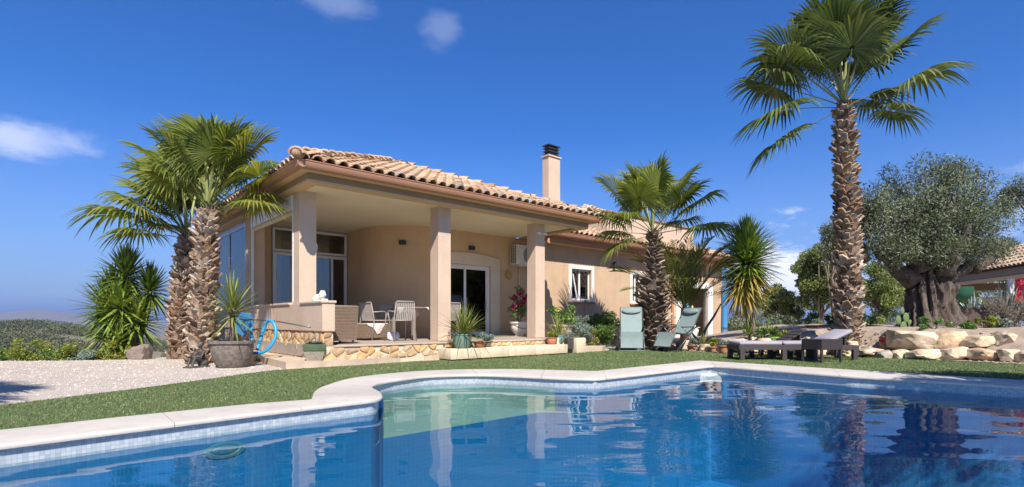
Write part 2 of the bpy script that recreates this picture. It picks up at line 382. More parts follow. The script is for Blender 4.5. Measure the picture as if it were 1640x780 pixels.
def clip_poly(poly, nx, ny, c):        # keep nx*x+ny*y <= c
    o = []
    for i in range(len(poly)):
        a, b = poly[i], poly[(i+1) % len(poly)]
        da, db = nx*a[0]+ny*a[1]-c, nx*b[0]+ny*b[1]-c
        if da <= 0: o.append(a)
        if da*db < 0:
            t = da/(da-db); o.append((a[0]+t*(b[0]-a[0]), a[1]+t*(b[1]-a[1])))
    return o
def voronoi(w_, h_, nx, ny, seed, gap):
    r = random.Random(seed); pts = []
    for i in range(-1, nx+1):
        for j in range(-1, ny+1):
            pts.append(((i+.5+r.uniform(-.42, .42))*w_/nx, (j+.5+r.uniform(-.38, .38))*h_/ny))
    cells = []
    for p in pts:
        if not (0 < p[0] < w_ and 0 < p[1] < h_): continue
        poly = [(gap/2, gap/2), (w_-gap/2, gap/2), (w_-gap/2, h_-gap/2), (gap/2, h_-gap/2)]
        for q in pts:
            if q is p: continue
            dx, dy = q[0]-p[0], q[1]-p[1]; d = math.hypot(dx, dy)
            if d > 2.2*max(w_/nx, h_/ny): continue
            poly = clip_poly(poly, dx/d, dy/d, (dx*(p[0]+q[0])+dy*(p[1]+q[1]))/2/d-gap/2)
            if len(poly) < 3: break
        if len(poly) >= 3:
            # round the corners a little
            o = []
            for i in range(len(poly)):
                a, b, c = poly[i-1], poly[i], poly[(i+1) % len(poly)]
                for t, q in ((.13, a), (.13, c)): o.append((b[0]+(q[0]-b[0])*t, b[1]+(q[1]-b[1])*t))
            cells.append(o)
    return cells
def stone_cladding(parent, origin, ax, n_out, w_, h_, nx, ny, seed, gap=.017, name='stone'):
    """parent frame: panel from origin along ax (horizontal) and z, stones proud along n_out"""
    r = random.Random(seed+5); ax = Vector(ax); n_out = Vector(n_out); origin = Vector(origin)
    for poly in voronoi(w_, h_, nx, ny, seed, gap):
        cx = sum(p[0] for p in poly)/len(poly); cy = sum(p[1] for p in poly)/len(poly)
        d = .018+r.uniform(-.005, .008); tl = Vector((r.uniform(-.05, .05), r.uniform(-.05, .05)))
        k = len(poly); vs = []
        c = origin + ax*cx + Vector((0, 0, cy))
        for q, (sc, dd) in enumerate(((1, 0), (1, d*.75), (.9, d))):
            for p in poly:
                x, y = (p[0]-cx)*sc, (p[1]-cy)*sc
                vs.append(ax*x + Vector((0, 0, y)) + n_out*(dd + (x*tl.x+y*tl.y if q else 0)))
        fs = [(i, (i+1) % k, k+(i+1) % k, k+i) for i in range(k)] + [(k+i, k+(i+1) % k, 2*k+(i+1) % k, 2*k+i) for i in range(k)] + [tuple(range(2*k, 3*k))]
        mb = MB().add(vs, fs)
        put(name, mb.mesh('stone', M['stone'], 40), parent, loc=c)
# ------------------------------------------------------------ ground, pool
def catmull(P, n=6, closed=False):
    P = [Vector(p) for p in P]; o = []; k = len(P)
    for i in range(k-1 if not closed else k):
        p0, p1, p2, p3 = P[max(i-1, 0)], P[i], P[(i+1) % k], P[min(i+2, k-1)]
        for j in range(n):
            t = j/n
            o.append(.5*((2*p1)+(-p0+p2)*t+(2*p0-5*p1+4*p2-p3)*t*t+(-p0+3*p1-3*p2+p3)*t**3))
    o.append(P[-1]); return o
def resample(P, step):
    P = [Vector(p) for p in P]; o = [P[0].copy()]; acc = 0
    for a, b in zip(P, P[1:]):
        d = (b-a).length
        while acc + d >= step:
            t = (step-acc)/d; a = a.lerp(b, t); o.append(a.copy()); d = (b-a).length; acc = 0
        acc += d
    if acc > step*.3: o.append(P[-1].copy())
    return o
# inner edge of the coping, left straight, curved shelf bay, straight, far corner, right straight
zi = -.005
inL = [G(*p, zi) for p in [(0,721),(201,695),(402,669),(523,654.5),(585,647.3)]]
inB = [G(*p, zi) for p in [(585,647.3),(604,644.5),(612.5,639),(607,631),(596,625),(600,620),(612,616),(640,611),(692,605),(771,603.3),(843,606),(900,609),(955,610.3)]]
inR = [G(*p, zi) for p in [(955,610.3),(1030,602),(1100,593.5),(1133,589.4)]]
inF = [G(*p, zi) for p in [(1133,589.4),(1140,588.7),(1166,590.3),(1363,606),(1640,623.5)]]
dL = (inL[0]-inL[2]).normalized(); dR = (inF[-1]-inF[-2]).normalized()
A0 = inL[0] + dL*1.9; F1 = inF[-1] + dR*6.5
inner = [A0] + inL[:-1] + catmull(inB, 5)[:-1] + inR[:-1] + catmull(inF[:3], 3)[:-1] + inF[2:] + [F1]
near = [F1 + Vector((-.66, -.75, 0))*8, A0 + Vector((.66, -.75, 0))*4.0]
pool_poly = [Vector((p.x, p.y, 0)) for p in inner + near]
zo = .02
outer = [G(*p, zo) for p in [(0,691),(201,669),(402,648.7),(470,643.5),(499,641.5)]]
outer = [outer[0]+dL*2.6] + outer[:-1] + catmull([G(*p, zo) for p in [(499,641.5),(501,636),(503,630.6),(510,624),(523,618.5),(563,606.8),(626,599),(692,594.2),(771,592.2),(843,592.4),(900,594),(955,595.3)]], 4)[:-1] \
    + [G(*p, zo) for p in [(955,595.3),(1100,580.5),(1122,578.2),(1363,593.2),(1640,610.3)]]
outer += [outer[-1]+dR*7.5]
outer_poly = [Vector((p.x, p.y, 0)) for p in outer] + [near[0]+Vector((.6,-.9,0)), near[1]+Vector((-.5,-.7,0))]
outer_poly = [Vector((p.x, p.y, 0)) for p in outer_poly]
mid_poly = [Vector((p.x, p.y, 0)) for p in inner+near]
def ringpoly(outerp, hole, z):
    hole = list(hole); op = [Vector((p[0], p[1], 0)) for p in outerp]; hp = [Vector((p[0], p[1], 0)) for p in hole]
    tris = geometry.tessellate_polygon([op, hp[::-1]])
    allp = op + hp[::-1]
    return [(p.x, p.y, z) for p in allp], [tuple(t) for t in tris]
def inset(poly, d):
    n = len(poly); o = []
    area = sum(poly[i].x*poly[(i+1) % n].y-poly[(i+1) % n].x*poly[i].y for i in range(n))
    s = -1 if area > 0 else 1
    for i in range(n):
        a, b, c = poly[i-1], poly[i], poly[(i+1) % n]
        t = ((b-a).normalized()+(c-b).normalized()); t = t.normalized() if t.length > 1e-6 else (b-a).normalized()
        o.append(b + Vector((t.y, -t.x, 0))*d*s)
    return o      # positive d shrinks
plate = [(-19,-13),(-19,10.05),(-13,10.2),(-9,10.5),(-7.6,10.9),(-7.6,13),(-11,22),(-12,40),(34,40),(34,-13)]
vs, fs = ringpoly(plate, inset(mid_poly, .02-.35), -.022)
gm = MB().add(vs, fs)
# outer bank of the garden plateau
k = len(plate)
gm.add([(x, y, -.022) for x, y in plate]+[(x*1.12+ (0 if abs(y) > 20 else 0), y*1.12 if y < 0 or y > 30 else y+1.4, -2.2) for x, y in plate], [(i, (i+1) % k, k+(i+1) % k, k+i) for i in range(k)])
part('ground', gm, M['gravel'], kind='structure')
lawn_edge = [(-6.3,-6),(-6.0,0)] + [tuple(G(x, y)[:2]) for x, y in [(-60,655),(0,648.7),(100,636.6),(201,624.6),(322,608.5),(400,597.5),(443,592.4),(560,585.6),(660,578.8),(760,574),(880,567),(960,562.4),(985,560)]] \
    + [(2.95,15.1),(3.97,14.2),(5.12,12.7),(7.6,11.75),(8.27,10.45),(9.0,9.45),(9.9,8.2),(14,4),(14,-6)]
vs, fs = ringpoly(lawn_edge, inset(outer_poly, .06), 0.0)
part('lawn', MB().add(vs, fs), M['lawn'], kind='structure')
def in_poly(x, y, P):
    c = np.zeros(len(x), bool); n = len(P)
    for i in range(n):
        x1, y1, x2, y2 = P[i][0], P[i][1], P[i-1][0], P[i-1][1]
        if y1 == y2: continue
        c ^= ((y1 > y) != (y2 > y)) & (x < (x2-x1)*(y-y1)/(y2-y1)+x1)
    return c
def quads_mesh(name, P, faces_per, mat_, rnd=None, parent=None, kind=None, smooth=False):
    """P: (n,4,3) quads"""
    n = len(P); me = bpy.data.meshes.new(name)
    me.vertices.add(n*4); me.vertices.foreach_set('co', np.asarray(P, dtype=np.float32).reshape(-1))
    me.loops.add(n*4); me.loops.foreach_set('vertex_index', np.arange(n*4, dtype=np.int32))
    me.polygons.add(n); me.polygons.foreach_set('loop_start', np.arange(0, n*4, 4, dtype=np.int32))
    me.update(calc_edges=True); me.materials.append(mat_)
    if rnd is not None: set_rnd(me, rnd)
    return put(name, me, parent, kind=kind)
# short turf blades, thinning with distance
def scatter_poly(n, x0, x1, y0, y1, inside, outside):
    x = rng.uniform(x0, x1, n); y = rng.uniform(y0, y1, n)
    k = in_poly(x, y, inside) & ~in_poly(x, y, outside)
    return x[k], y[k]
gx, gy = scatter_poly(420000, -6, 10, 2.5, 15.2, lawn_edge, [(p.x, p.y) for p in outer_poly])
keep = (rng.random(len(gx)) < np.clip(1.3*(5.0/np.maximum(gy, 3))**1.6, .05, 1)) & (np.abs(gx) < gy*1.05)
gx, gy = gx[keep], gy[keep]; n = len(gx)
a = rng.uniform(0, 2*np.pi, n); hgt = rng.uniform(.006, .015, n); wd = .0022*np.clip(gy/3.5, 1, 3.5); ln = rng.uniform(-.012, .012, (n, 2))
P = np.zeros((n, 4, 3)); dx, dy = np.cos(a)*wd, np.sin(a)*wd
P[:, 0] = np.c_[gx-dx, gy-dy, np.zeros(n)]; P[:, 1] = np.c_[gx+dx, gy+dy, np.zeros(n)]
P[:, 2] = np.c_[gx+dx*.4+ln[:, 0], gy+dy*.4+ln[:, 1], hgt]; P[:, 3] = np.c_[gx-dx*.4+ln[:, 0], gy-dy*.4+ln[:, 1], hgt]
pt = np.array([noise.noise(Vector((x*.7, y*.7, 3)))+.6*noise.noise(Vector((x*2.3, y*2.3, 9))) for x, y in zip(gx, gy)])
tv = np.clip(rng.beta(2, 3, n)+pt*.35, 0, 1); P[:, 2:, 2] *= (1+pt*.5)[:, None]
quads_mesh('turf_blades', P, 1, M['blade'], tv, kind='stuff')
# pebbles on the gravel
gx, gy = scatter_poly(26000, -15, -2.2, 3.5, 11, [(-19,-13),(-19,10.0),(-13,10.1),(-7.6,10.8),(-3.6,9.3),(0,7)], lawn_edge)
k = gx > -gy*1.1; gx, gy = gx[k], gy[k]
mb = MB(); vs = []; fs = []
octv = np.array([(1,0,0),(0,1,0),(-1,0,0),(0,-1,0),(0,0,1)]); octf = [(0,1,4),(1,2,4),(2,3,4),(3,0,4)]
for i, (x, y) in enumerate(zip(gx, gy)):
    s = (.003+.010*random.random()**3)*(1+.05*y); q = octv*np.array([s, s*random.uniform(.6, 1), s*.7])
    b = len(vs); ca, sa = math.cos(i), math.sin(i)
    vs += [(x+p[0]*ca-p[1]*sa, y+p[0]*sa+p[1]*ca, -.022+p[2]) for p in q]; fs += [tuple(b+j for j in f) for f in octf]
me = bpy.data.meshes.new('pebbles'); me.from_pydata(vs, [], fs)
M['pebble'] = ramp_mat('pebbles', [(.38,.32,.25),(.54,.46,.38),(.58,.51,.43),(.48,.41,.34),(.55,.47,.39),(.32,.26,.20)], .9, True, bump=0)
me.materials.append(M['pebble']); set_rnd(me, np.repeat(np.random.default_rng(3).random(len(gx)), 4))
put('pebbles', me, kind='stuff')

M['mosaic_blue_plain'] = mat('blue_nose_mosaic', (.001,.12,.29), (.002,.13,.30), 8, .5)
# pool shell: pale mosaic band, blue mosaic below, floor, curved shallow shelf
shell_poly = inset([Vector((p.x, p.y, 0)) for p in inner+near], -.036)
def wall_strip(P, z0, z1, name, mat_, parent=None, closed=True):
    n = len(P); me = bpy.data.meshes.new(name); vs = []; fs = []; uv = []; s = 0
    for i in range(n if closed else n-1):
        a, b = P[i], P[(i+1) % n]; d = (b-a).length; q = len(vs)
        vs += [(a.x, a.y, z0), (b.x, b.y, z0), (b.x, b.y, z1), (a.x, a.y, z1)]; fs.append((q, q+1, q+2, q+3))
        uv += [(s, z0), (s+d, z0), (s+d, z1), (s, z1)]; s += d
    me.from_pydata(vs, [], fs); ul = me.uv_layers.new(name='uv'); ul.data.foreach_set('uv', [c for p in uv for c in p])
    me.materials.append(mat_); return put(name, me, parent)
pool = bpy.data.objects.new('swimming_pool', None); COL.objects.link(pool); pool['kind'] = 'structure'
WZ = -.105
wall_strip(shell_poly, -.12, .006, 'mosaic_band', M['mosaic_pale'], pool)
wall_strip(shell_poly, -1.9, -.12, 'pool_wall', M['mosaic_blue'], pool)
def flat_uv(poly, z, name, mat_, parent):
    tris = geometry.tessellate_polygon([[Vector((p.x, p.y, 0)) for p in poly]])
    me = bpy.data.meshes.new(name); me.from_pydata([(p.x, p.y, z) for p in poly], [], [tuple(t) for t in tris])
    bm = bmesh.new(); bm.from_mesh(me); bmesh.ops.recalc_face_normals(bm, faces=bm.faces[:])
    if bm.faces[:][0].normal.z < 0: bmesh.ops.reverse_faces(bm, faces=bm.faces[:])
    bm.to_mesh(me); bm.free()
    ul = me.uv_layers.new(name='uv')
    for lp in me.loops: c = me.vertices[lp.vertex_index].co; ul.data[lp.index].uv = (c.x, c.y)
    me.materials.append(mat_); return put(name, me, parent)
flat_uv(shell_poly, -1.9, 'pool_floor', M['mosaic_blue'], pool)
# shallow shelf in the bay
bay = [Vector((p.x, p.y, 0)) for p in catmull(inB, 5)]
SA = G(585,706,-.42); SB = G(862,660,-.42)
shelf = [b for b in inset(bay + [Vector((SB.x, SB.y, 0)), Vector((SA.x, SA.y, 0))], -.03)][4:]
shelf = [b for b in shelf if True]
flat_uv(shelf, -.42, 'shelf_top', M['mosaic_step'], pool)
wall_strip(shelf, -1.9, -.42, 'shelf_riser', M['mosaic_blue'], pool)
wall_strip([p for p in bay[9:-6]], -.42, -.12, 'bay_wall', M['mosaic_step'], pool, closed=False).location = (0, -.0, 0)
# water
wp = inset(shell_poly, -.06)
flat_uv(wp, WZ, 'water', M['water'], None)['kind'] = 'structure'
tip = (Vector((inB[2].x, inB[2].y, 0))+Vector((inB[3].x, inB[3].y, 0)))/2; lnd = Vector((*G(560,640,0)[:2], 0)); cpt = tip+(lnd-tip).normalized()*.115
part('wall_nose', MB().lathe([(.125,-1.9),(.125,-.10),(.125,-.02)], 24, c=(cpt.x, cpt.y, 0)), M['mosaic_blue_plain'], pool, 40)
# underwater lamp on the left wall
def pool_lamp(p, nrm):
    t = thing('pool_lamp', 'round pale green underwater lamp on the left pool wall', 'lamp', p, 0)
    t.rotation_euler = nrm.to_track_quat('Z', 'Y').to_euler(); t.scale = (.9, .38, .3)
    part('rim', MB().lathe([(.15, 0), (.17, .01), (.17, .03), (.12, .045), (.11, .03), (.11, .02)], 28), mat('lamp_rim', (.03,.19,.26), rough=.5), t, 40)
    part('lens', MB().lathe([(.112, .0), (.112, .025), (.05, .045), (.002, .048)], 24), mat('lamp_lens', (.015,.15,.24), rough=.5), t, True)
wn = Vector((-dL.y, dL.x, 0)).normalized()
if wn.x < 0: wn = -wn
pl = inL[2].lerp(inL[1], .22)
pool_lamp(Vector((pl.x, pl.y, -.235)) + wn*-.034, wn)
# white rounded plate at the waterline in the far corner
t = thing('pool_corner_plate', 'white rounded plate at the waterline in the far corner of the pool', 'waterline_plate', (inR[-1].x, inR[-1].y, -.145), 0); t.scale = (.8,.8,.9)
t.rotation_euler = (0, 0, R(4))
part('faceplate', MB().prism([(-.26, -.09), (.26, -.09), (.24, .0), (.15, .055), (0, .075), (-.15, .055), (-.24, 0)], 'y', -.10, -.03), M['white_trim'], t, 30)
part('front_panel', MB().cbox(-.13, .13, -.108, -.098, -.08, .02, .004), M['white_alu'], t)
# coping slabs, each its own piece with a fine joint
def coping():
    ip = resample(inner, .02); op = outer_poly
    # nearest outer point for each inner station along its normal
    seg = [(op[i], op[(i+1) % len(op)]) for i in range(len(op))]
    def width(p, d):
        nv = Vector((-d.y, d.x, 0)); best = None
        for a, b in seg:
            e = b-a; den = nv.x*e.y-nv.y*e.x
            if abs(den) < 1e-9: continue
            q = a-p; t = (q.x*e.y-q.y*e.x)/den; s = (q.x*nv.y-q.y*nv.x)/den
            if t > .05 and -.001 <= s <= 1.001 and (best is None or t < best): best = t
        return best
    Pn = []; m = len(ip)
    for i in range(0, m):
        a, b = ip[max(i-9, 0)], ip[min(i+9, m-1)]; d = (b-a).normalized(); d.z = 0
        p = Vector((ip[i].x, ip[i].y, 0)); wdt = width(p, d)
        Pn.append((p, Vector((-d.y, d.x, 0)), wdt))
    # outer stations by arclength share keeps slabs from crossing in the tight curve
    ow = resample([Vector((p.x, p.y, 0)) for p in outer], .02)
    stations = []
    ks = [0]
    # pair landmarks: inner pixel corners against outer pixel corners
    def near_i(v, arr): return min(range(len(arr)), key=lambda i: (arr[i]-v).length)
    ipz = [Vector((p.x, p.y, 0)) for p in ip]
    z0 = lambda v: Vector((v.x, v.y, 0))
    pairs = [(0, near_i(z0(A0)+(z0(outer[1])-z0(inL[0])), ow))]
    for ipx, opx in [((201,695),(185,670.7)),((402,669),(378,651)),((523,654.5),(470,643.8)),((612.5,639),(499,637)),((596,625),(506,627.5)),((612,616),(540,613)),((692,605),(660,596.5)),((771,603.3),(765,592.3)),((843,606),(850,592.5)),((955,610.3),(950,595.3)),((1133,589.4),(1118,578.5)),((1166,590.3),(1165,581)),((1363,606),(1350,592.3)),((1640,623.5),(1615,608.5))]:
        pairs.append((near_i(z0(G(*ipx, zi)), ipz), near_i(z0(G(*opx, zo)), ow)))
    pairs.append((len(ipz)-1, len(ow)-1))
    def omap(i):
        for (a, b), (c, d) in zip(pairs, pairs[1:]):
            if i <= c: return b+(d-b)*(i-a)/max(c-a, 1)
        return len(ow)-1
    def opoint(f):
        f = max(0, min(f, len(ow)-1.001)); k = int(f); return ow[k].lerp(ow[k+1], f-k)
    step = 47; i = 0
    while i < len(ipz)-2:
        j = min(i+step, len(ipz)-1)
        mb = MB(); vs = []; st = list(range(i, j, 5)) + [j]; g = .0022
        for q, kx in enumerate(st):
            a = ipz[kx]; b = opoint(omap(kx))
            tdir = (ipz[min(kx+1, len(ipz)-1)]-ipz[max(kx-1, 0)]).normalized()
            sh = tdir*(g if q == 0 else (-g if q == len(st)-1 else 0))
            a = a+sh; b = b+sh; c = a.lerp(b, .035)
            w_ = (b-a).normalized()
            vs += [(a.x, a.y, -.003), (a.x-w_.x*.004, a.y-w_.y*.004, .013), (a.x+w_.x*.003, a.y+w_.y*.003, .026), (a.x+w_.x*.018, a.y+w_.y*.018, .031), (b.x, b.y, .031), (b.x, b.y, -.012)]
        n6 = 6; fs = []
        for q in range(len(st)-1):
            for h in range(6): fs.append((q*6+h, q*6+(h+1) % 6, (q+1)*6+(h+1) % 6, (q+1)*6+h))
        fs += [tuple(range(6)), tuple(range(len(vs)-6, len(vs)))[::-1]]
        mb.add(vs, fs); part('coping_slab', mb, M['coping'], pool, 50)
        i = j
    # near side behind the camera
    for a, b in ((near[1], A0), (F1, near[0]), (near[0], near[1])):
        a = z0(a); b = z0(b); d = (b-a).normalized(); nn = Vector((d.y, -d.x, 0))
        c = sum(pool_poly, Vector())/len(pool_poly)
        if (c-a).dot(nn) > 0: nn = -nn
        L_ = (b-a).length; k = max(1, int(L_/.95))
        for q in range(k):
            p = a+d*(L_*q/k+.003); r_ = a+d*(L_*(q+1)/k-.003); e = [p, r_, r_+nn*.55, p+nn*.55]
            part('coping_slab', MB().add([(x.x, x.y, -.012) for x in e]+[(x.x, x.y, .031) for x in e], [(0,1,2,3),(7,6,5,4),(0,4,5,1),(1,5,6,2),(2,6,7,3),(3,7,4,0)]), M['coping'], pool)
coping()

# ------------------------------------------------------------ terrain far away
def terr(x, y):
    r = math.hypot(x, y); az = math.degrees(math.atan2(x, y))
    left = max(0, min(1, (-az-20)/14)); 
    z = -2.3 - .02*max(0, r-12)*(1-left) - left*min(16, max(0, (r-12)*.15))
    z += left*13*math.exp(-((r-430)/170)**2)*max(.0, min(1, ( -az-32)/10))*1.0
    z += left*4*math.exp(-((r-260)/90)**2)*max(0, min(1, (-az-36)/8))
    if r > 900: z -= 60*min(1, (r-900)/1500)
    if r > 4500:
        rid = 48+75*noise.noise(Vector((az*.13, 3.1, 0)))+45*noise.noise(Vector((az*.42, 7.7, 0)))+14*noise.noise(Vector((az*1.3, 1.7, 0)))+45*math.exp(-((az+42)/4)**2)
        z = -62+ (rid+50)*math.exp(-((r-7000)/1500)**2)*(1.0 if az < 0 else .5)
    z += .02*r**.6*noise.noise(Vector((x*.01, y*.01, 5)))*6 if 30 < r < 3000 else 0
    return z
rs = [0, 6, 12, 16, 22, 30, 42, 60, 85, 115, 150, 190, 235, 280, 320, 360, 400, 440, 480, 520, 570, 640, 760, 950, 1300, 2000, 3000, 4300, 5200, 5900, 6500, 7000, 7600, 8600, 10500, 14000, 20000]
na = 240; vs = []
for r in rs:
    for j in range(na):
        a = 2*math.pi*j/na; x, y = r*math.sin(a), r*math.cos(a); vs.append((x, y, terr(x, y)))
fs = [(i*na+j, i*na+(j+1) % na, (i+1)*na+(j+1) % na, (i+1)*na+j) for i in range(len(rs)-1) for j in range(na)]
M['scrub'] = mat('scrub_ground', (.16,.145,.085), (.08,.09,.04), .05, .95, .3, 2, c3=(.22,.18,.12))
part('hills', MB().add(vs, fs), M['scrub'], None, True, kind='structure')
# ------------------------------------------------------------ house
house = thing('house', 'single storey tan stucco villa with clay tiled hip roofs and covered corner terrace', 'house', P0, HROT)
ZF, ZC, ZG, ZP = .34, CH+2.46, CH+2.71, .10     # terrace floor, soffit, gutter top, path
WV = 3.0                                        # plane of the long wall
def hp(name, mb, m_, smooth=False, parent=None, **k): return part(name, mb, m_, parent or house, smooth, **k)
TH = math.tan(R(21.3))
GU0, GV0, GU1, GV1 = -.553, .157, 7.415, 8.7    # gutter outline of the corner roof
# terrace slab, steps
hp('terrace_floor', MB().prism([(-.19, .03), (6.1, .03), (6.1, 3.2), (2.5, 3.2), (2.5, 5.7), (-.19, 9.3)], 'z', .12, ZF), M['tile_floor'])
hp('terrace_edge', MB().cbox(-.0, 6.12, -.03, .06, ZF-.022, ZF+.004, .006), M['paving'])
hp('mortar_bed', MB().box(-.2, 2.25, .0, .03, -.02, ZF-.022), M['mortar'])
stone_cladding(house, (-.20, .0, .085), (1, 0, 0), (0, -1, 0), 2.32, ZF-.022-.085, 11, 1.0001 and 2, 4)
hp('mortar_bed', MB().box(2.3, 6.1, .0, .03, -.02, ZF-.022), M['mortar'])
stone_cladding(house, (2.3, .0, .225), (1, 0, 0), (0, -1, 0), 3.8, ZF-.022-.225, 26, 1, 9)
# lower step with long stone pieces
u = 2.12; r_ = random.Random(5)
while u < 5.35:
    l_ = min(r_.uniform(.5, .85), 5.4-u)
    if 5.4-u-l_ < .3: l_ = 5.4-u
    hp('step_stone', MB().cbox(u+.004, u+l_-.004, -.46, -.012, .02, .222, .014), M['step_edge'], 40); u += l_
hp('pier_block', MB().cbox(5.75, 6.08, -.42, -.05, .0, .36, .015), M['step_edge'], 40)
# low parapet round the terrace corner: stucco over stone
hp('parapet_wall', MB().prism([(-.19, .01), (.03, .01), (.03, 8.9), (-.19, 8.9)], 'z', .60, 1.075), M['column'])
hp('parapet_coping', MB().cbox(-.215, .055, -.012, 1.05, 1.075, 1.12, .012), M['column'])
hp('parapet_coping', MB().cbox(-.215, .055, 1.62, 8.9, 1.075, 1.12, .012), M['column'])
hp('parapet_base', MB().box(-.165, .01, .04, 8.9, -.02, .60), M['mortar'])
stone_cladding(house, (-.165, 8.9, .085), (0, -1, 0), (-1, 0, 0), 8.87, .515, 40, 3, 21)
stone_cladding(house, (-.165, .04, .33), (1, 0, 0), (0, -1, 0), .18, .265, 1, 2, 8)
hp('parapet_ledge', MB().cbox(-.2, .035, -.0, 8.9, .585, .602, .004), M['sill'])
# columns
def column(u0, v0, z0):
    hp('column', MB().cbox(u0, u0+.325, v0, v0+.325, z0, ZC+.003, .008), M['column'])
column(2.64, .77, ZF); column(5.56, .79, ZF); column(-.13, 1.28, 1.07)
hp('pillar', MB().cbox(-.13, .17, 4.42, 4.95, 1.07, ZC+.003, .008), M['column'])
hp('pillar', MB().cbox(-.13, .2, 8.32, 8.9, 1.07, ZC+.003, .008), M['column'])
# ceiling, soffit frame and cornice
hp('porch_ceiling', MB().box(-.10, 6.81, .55, 9.0, ZC, ZC+.05), M['ceiling'])
def ringbox(i0, o0, z0, z1, m_, name):      # rectangular ring: inner inset i0, outer inset o0 from the gutter line
    for nm, (a, b, c, d) in {'f': (GU0+o0, GU1-o0, GV0+o0, GV0+i0), 'b': (GU0+o0, GU1-o0, GV1-i0, GV1-o0), 'l': (GU0+o0, GU0+i0, GV0+i0, GV1-i0), 'r': (GU1-i0, GU1-o0, GV0+i0, GV1-i0)}.items():
        if nm in 'rb' and nm == 'r': c, d = GV0+i0, WV-.05
        hp(name, MB().box(a, b, c, d, z0, z1), m_)
ringbox(.50, .27, ZC-.025, ZC+.02, M['soffit'], 'soffit_board')
ringbox(.34, .265, ZC+.015, ZC+.13, M['cornice'], 'cornice_board')
ringbox(.30, .12, ZC+.125, ZC+.15, M['soffit'], 'cornice_board')
def gutter_run(p0, p1, out, zt=ZG, name='gutter'):
    """half-round gutter with rolled lip from p0 to p1 (house frame), outer face towards out"""
    p0, p1, o = Vector((*p0, 0)), Vector((*p1, 0)), Vector((*out, 0))
    prof = [(0, 0), (.012, .012), (.02, 0), (.006, -.012), (.0, -.06), (-.03, -.105), (-.09, -.12), (-.135, -.105), (-.14, 0), (-.125, 0), (-.125, -.08), (-.02, -.06)]
    n = len(prof); d = (p1-p0).normalized(); vs = []
    for p, m_ in ((p0, 0), (p1, 1)):
        for a, z in prof: vs.append(p + o*a + Vector((0, 0, zt+z)))
    fs = [(i, (i+1) % n, n+(i+1) % n, n+i) for i in range(n)] + [tuple(range(n)), tuple(range(n, 2*n))[::-1]]
    hp(name, MB().add(vs, fs), M['gutter'], 35)
gutter_run((GU0, GV0), (GU1, GV0), (0, -1))
gutter_run((GU0, GV0+.002), (GU0, GV1), (-1, 0), ZG-.002)
gutter_run((GU1, GV0+.002), (GU1, 2.3), (1, 0), ZG-.002)
def fascia(a, b, out):
    a, b, o = Vector((*a, 0)), Vector((*b, 0)), Vector((*out, 0))
    q = [a-o*.14, b-o*.14, b-o*.17, a-o*.17]
    hp('fascia_board', MB().add([(p.x, p.y, ZC+.13) for p in q]+[(p.x, p.y, ZG+.01) for p in q], [(0,1,2,3),(4,7,6,5),(0,4,5,1),(1,5,6,2),(2,6,7,3),(3,7,4,0)]), M['gutter'])
fascia((GU0+.14, GV0), (GU1-.14, GV0), (0, -1)); fascia((GU0, GV0+.14), (GU0, GV1-.14), (-1, 0)); fascia((GU1, GV0+.14), (GU1, 2.3), (1, 0))
# walls of the porch
WT = ZC
hp('wall', MB().box(4.1, 19.4, WV+.20, WV+.5, 0, WT), M['room'])
def wall_with_holes(u0, u1, z0, z1, holes, v=WV, t=.22, m_=None):
    """plain wall in the plane v, cut around the openings"""
    us = sorted({u0, u1, *[h[0] for h in holes], *[h[1] for h in holes]})
    mb = MB()
    for a, b in zip(us, us[1:]):
        hs = [h for h in holes if h[0] <= a+1e-6 and h[1] >= b-1e-6]
        if not hs: mb.box(a, b, v, v+t, z0, z1)
        else:
            h = hs[0]
            if h[2] > z0+.01: mb.box(a, b, v, v+t, z0, h[2])
            if h[3] < z1-.01: mb.box(a, b, v, v+t, h[3], z1)
    return mb
DO = (4.15, 5.86, ZF, 2.32); W1 = (9.295, 10.3, 1.46, 2.49); W2 = (12.62, 13.22, 1.46, 2.49); GO = (16.0, 18.15, .05, 2.15)
hp('porch_wall', wall_with_holes(4.1, 7.2, .1, ZC, [DO]), M['stucco_inner'])
hp('long_wall', wall_with_holes(7.2, 19.4, -.02, ZC+.02, [W1, W2, GO]), M['stucco'])
hp('end_wall', MB().box(19.18, 19.4, WV+.2, 11, 0, ZC), M['stucco'])
cc = [(4.1-1.45*math.cos(R(a)), 4.45-1.45*math.sin(R(a))) for a in range(0, 91, 5)]
ci = [(4.1-1.2*math.cos(R(a)), 4.45-1.2*math.sin(R(a))) for a in range(90, -1, -5)]
hp('curved_wall', MB().prism(cc+ci, 'z', .1, ZC+.01), M['stucco_inner'], 30)
hp('side_wall', MB().box(2.65, 2.9, 4.45, 5.9, .1, ZC), M['stucco_inner'])
hp('wall_pier', MB().box(.12, .62, 5.45, 5.75, .1, ZC), M['stucco_inner'])
hp('wall_header', MB().box(.62, 2.65, 5.5, 5.7, CH+2.42, ZC), M['stucco_inner'])
hp('room_wall', MB().box(.75, .95, 5.75, 8.9, .1, ZC), M['stucco_inner'])
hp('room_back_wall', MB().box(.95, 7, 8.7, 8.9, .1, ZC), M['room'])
hp('dark_room_wall', MB().box(3.2, 3.3, 5.9, 8.9, .1, ZC), M['room'])
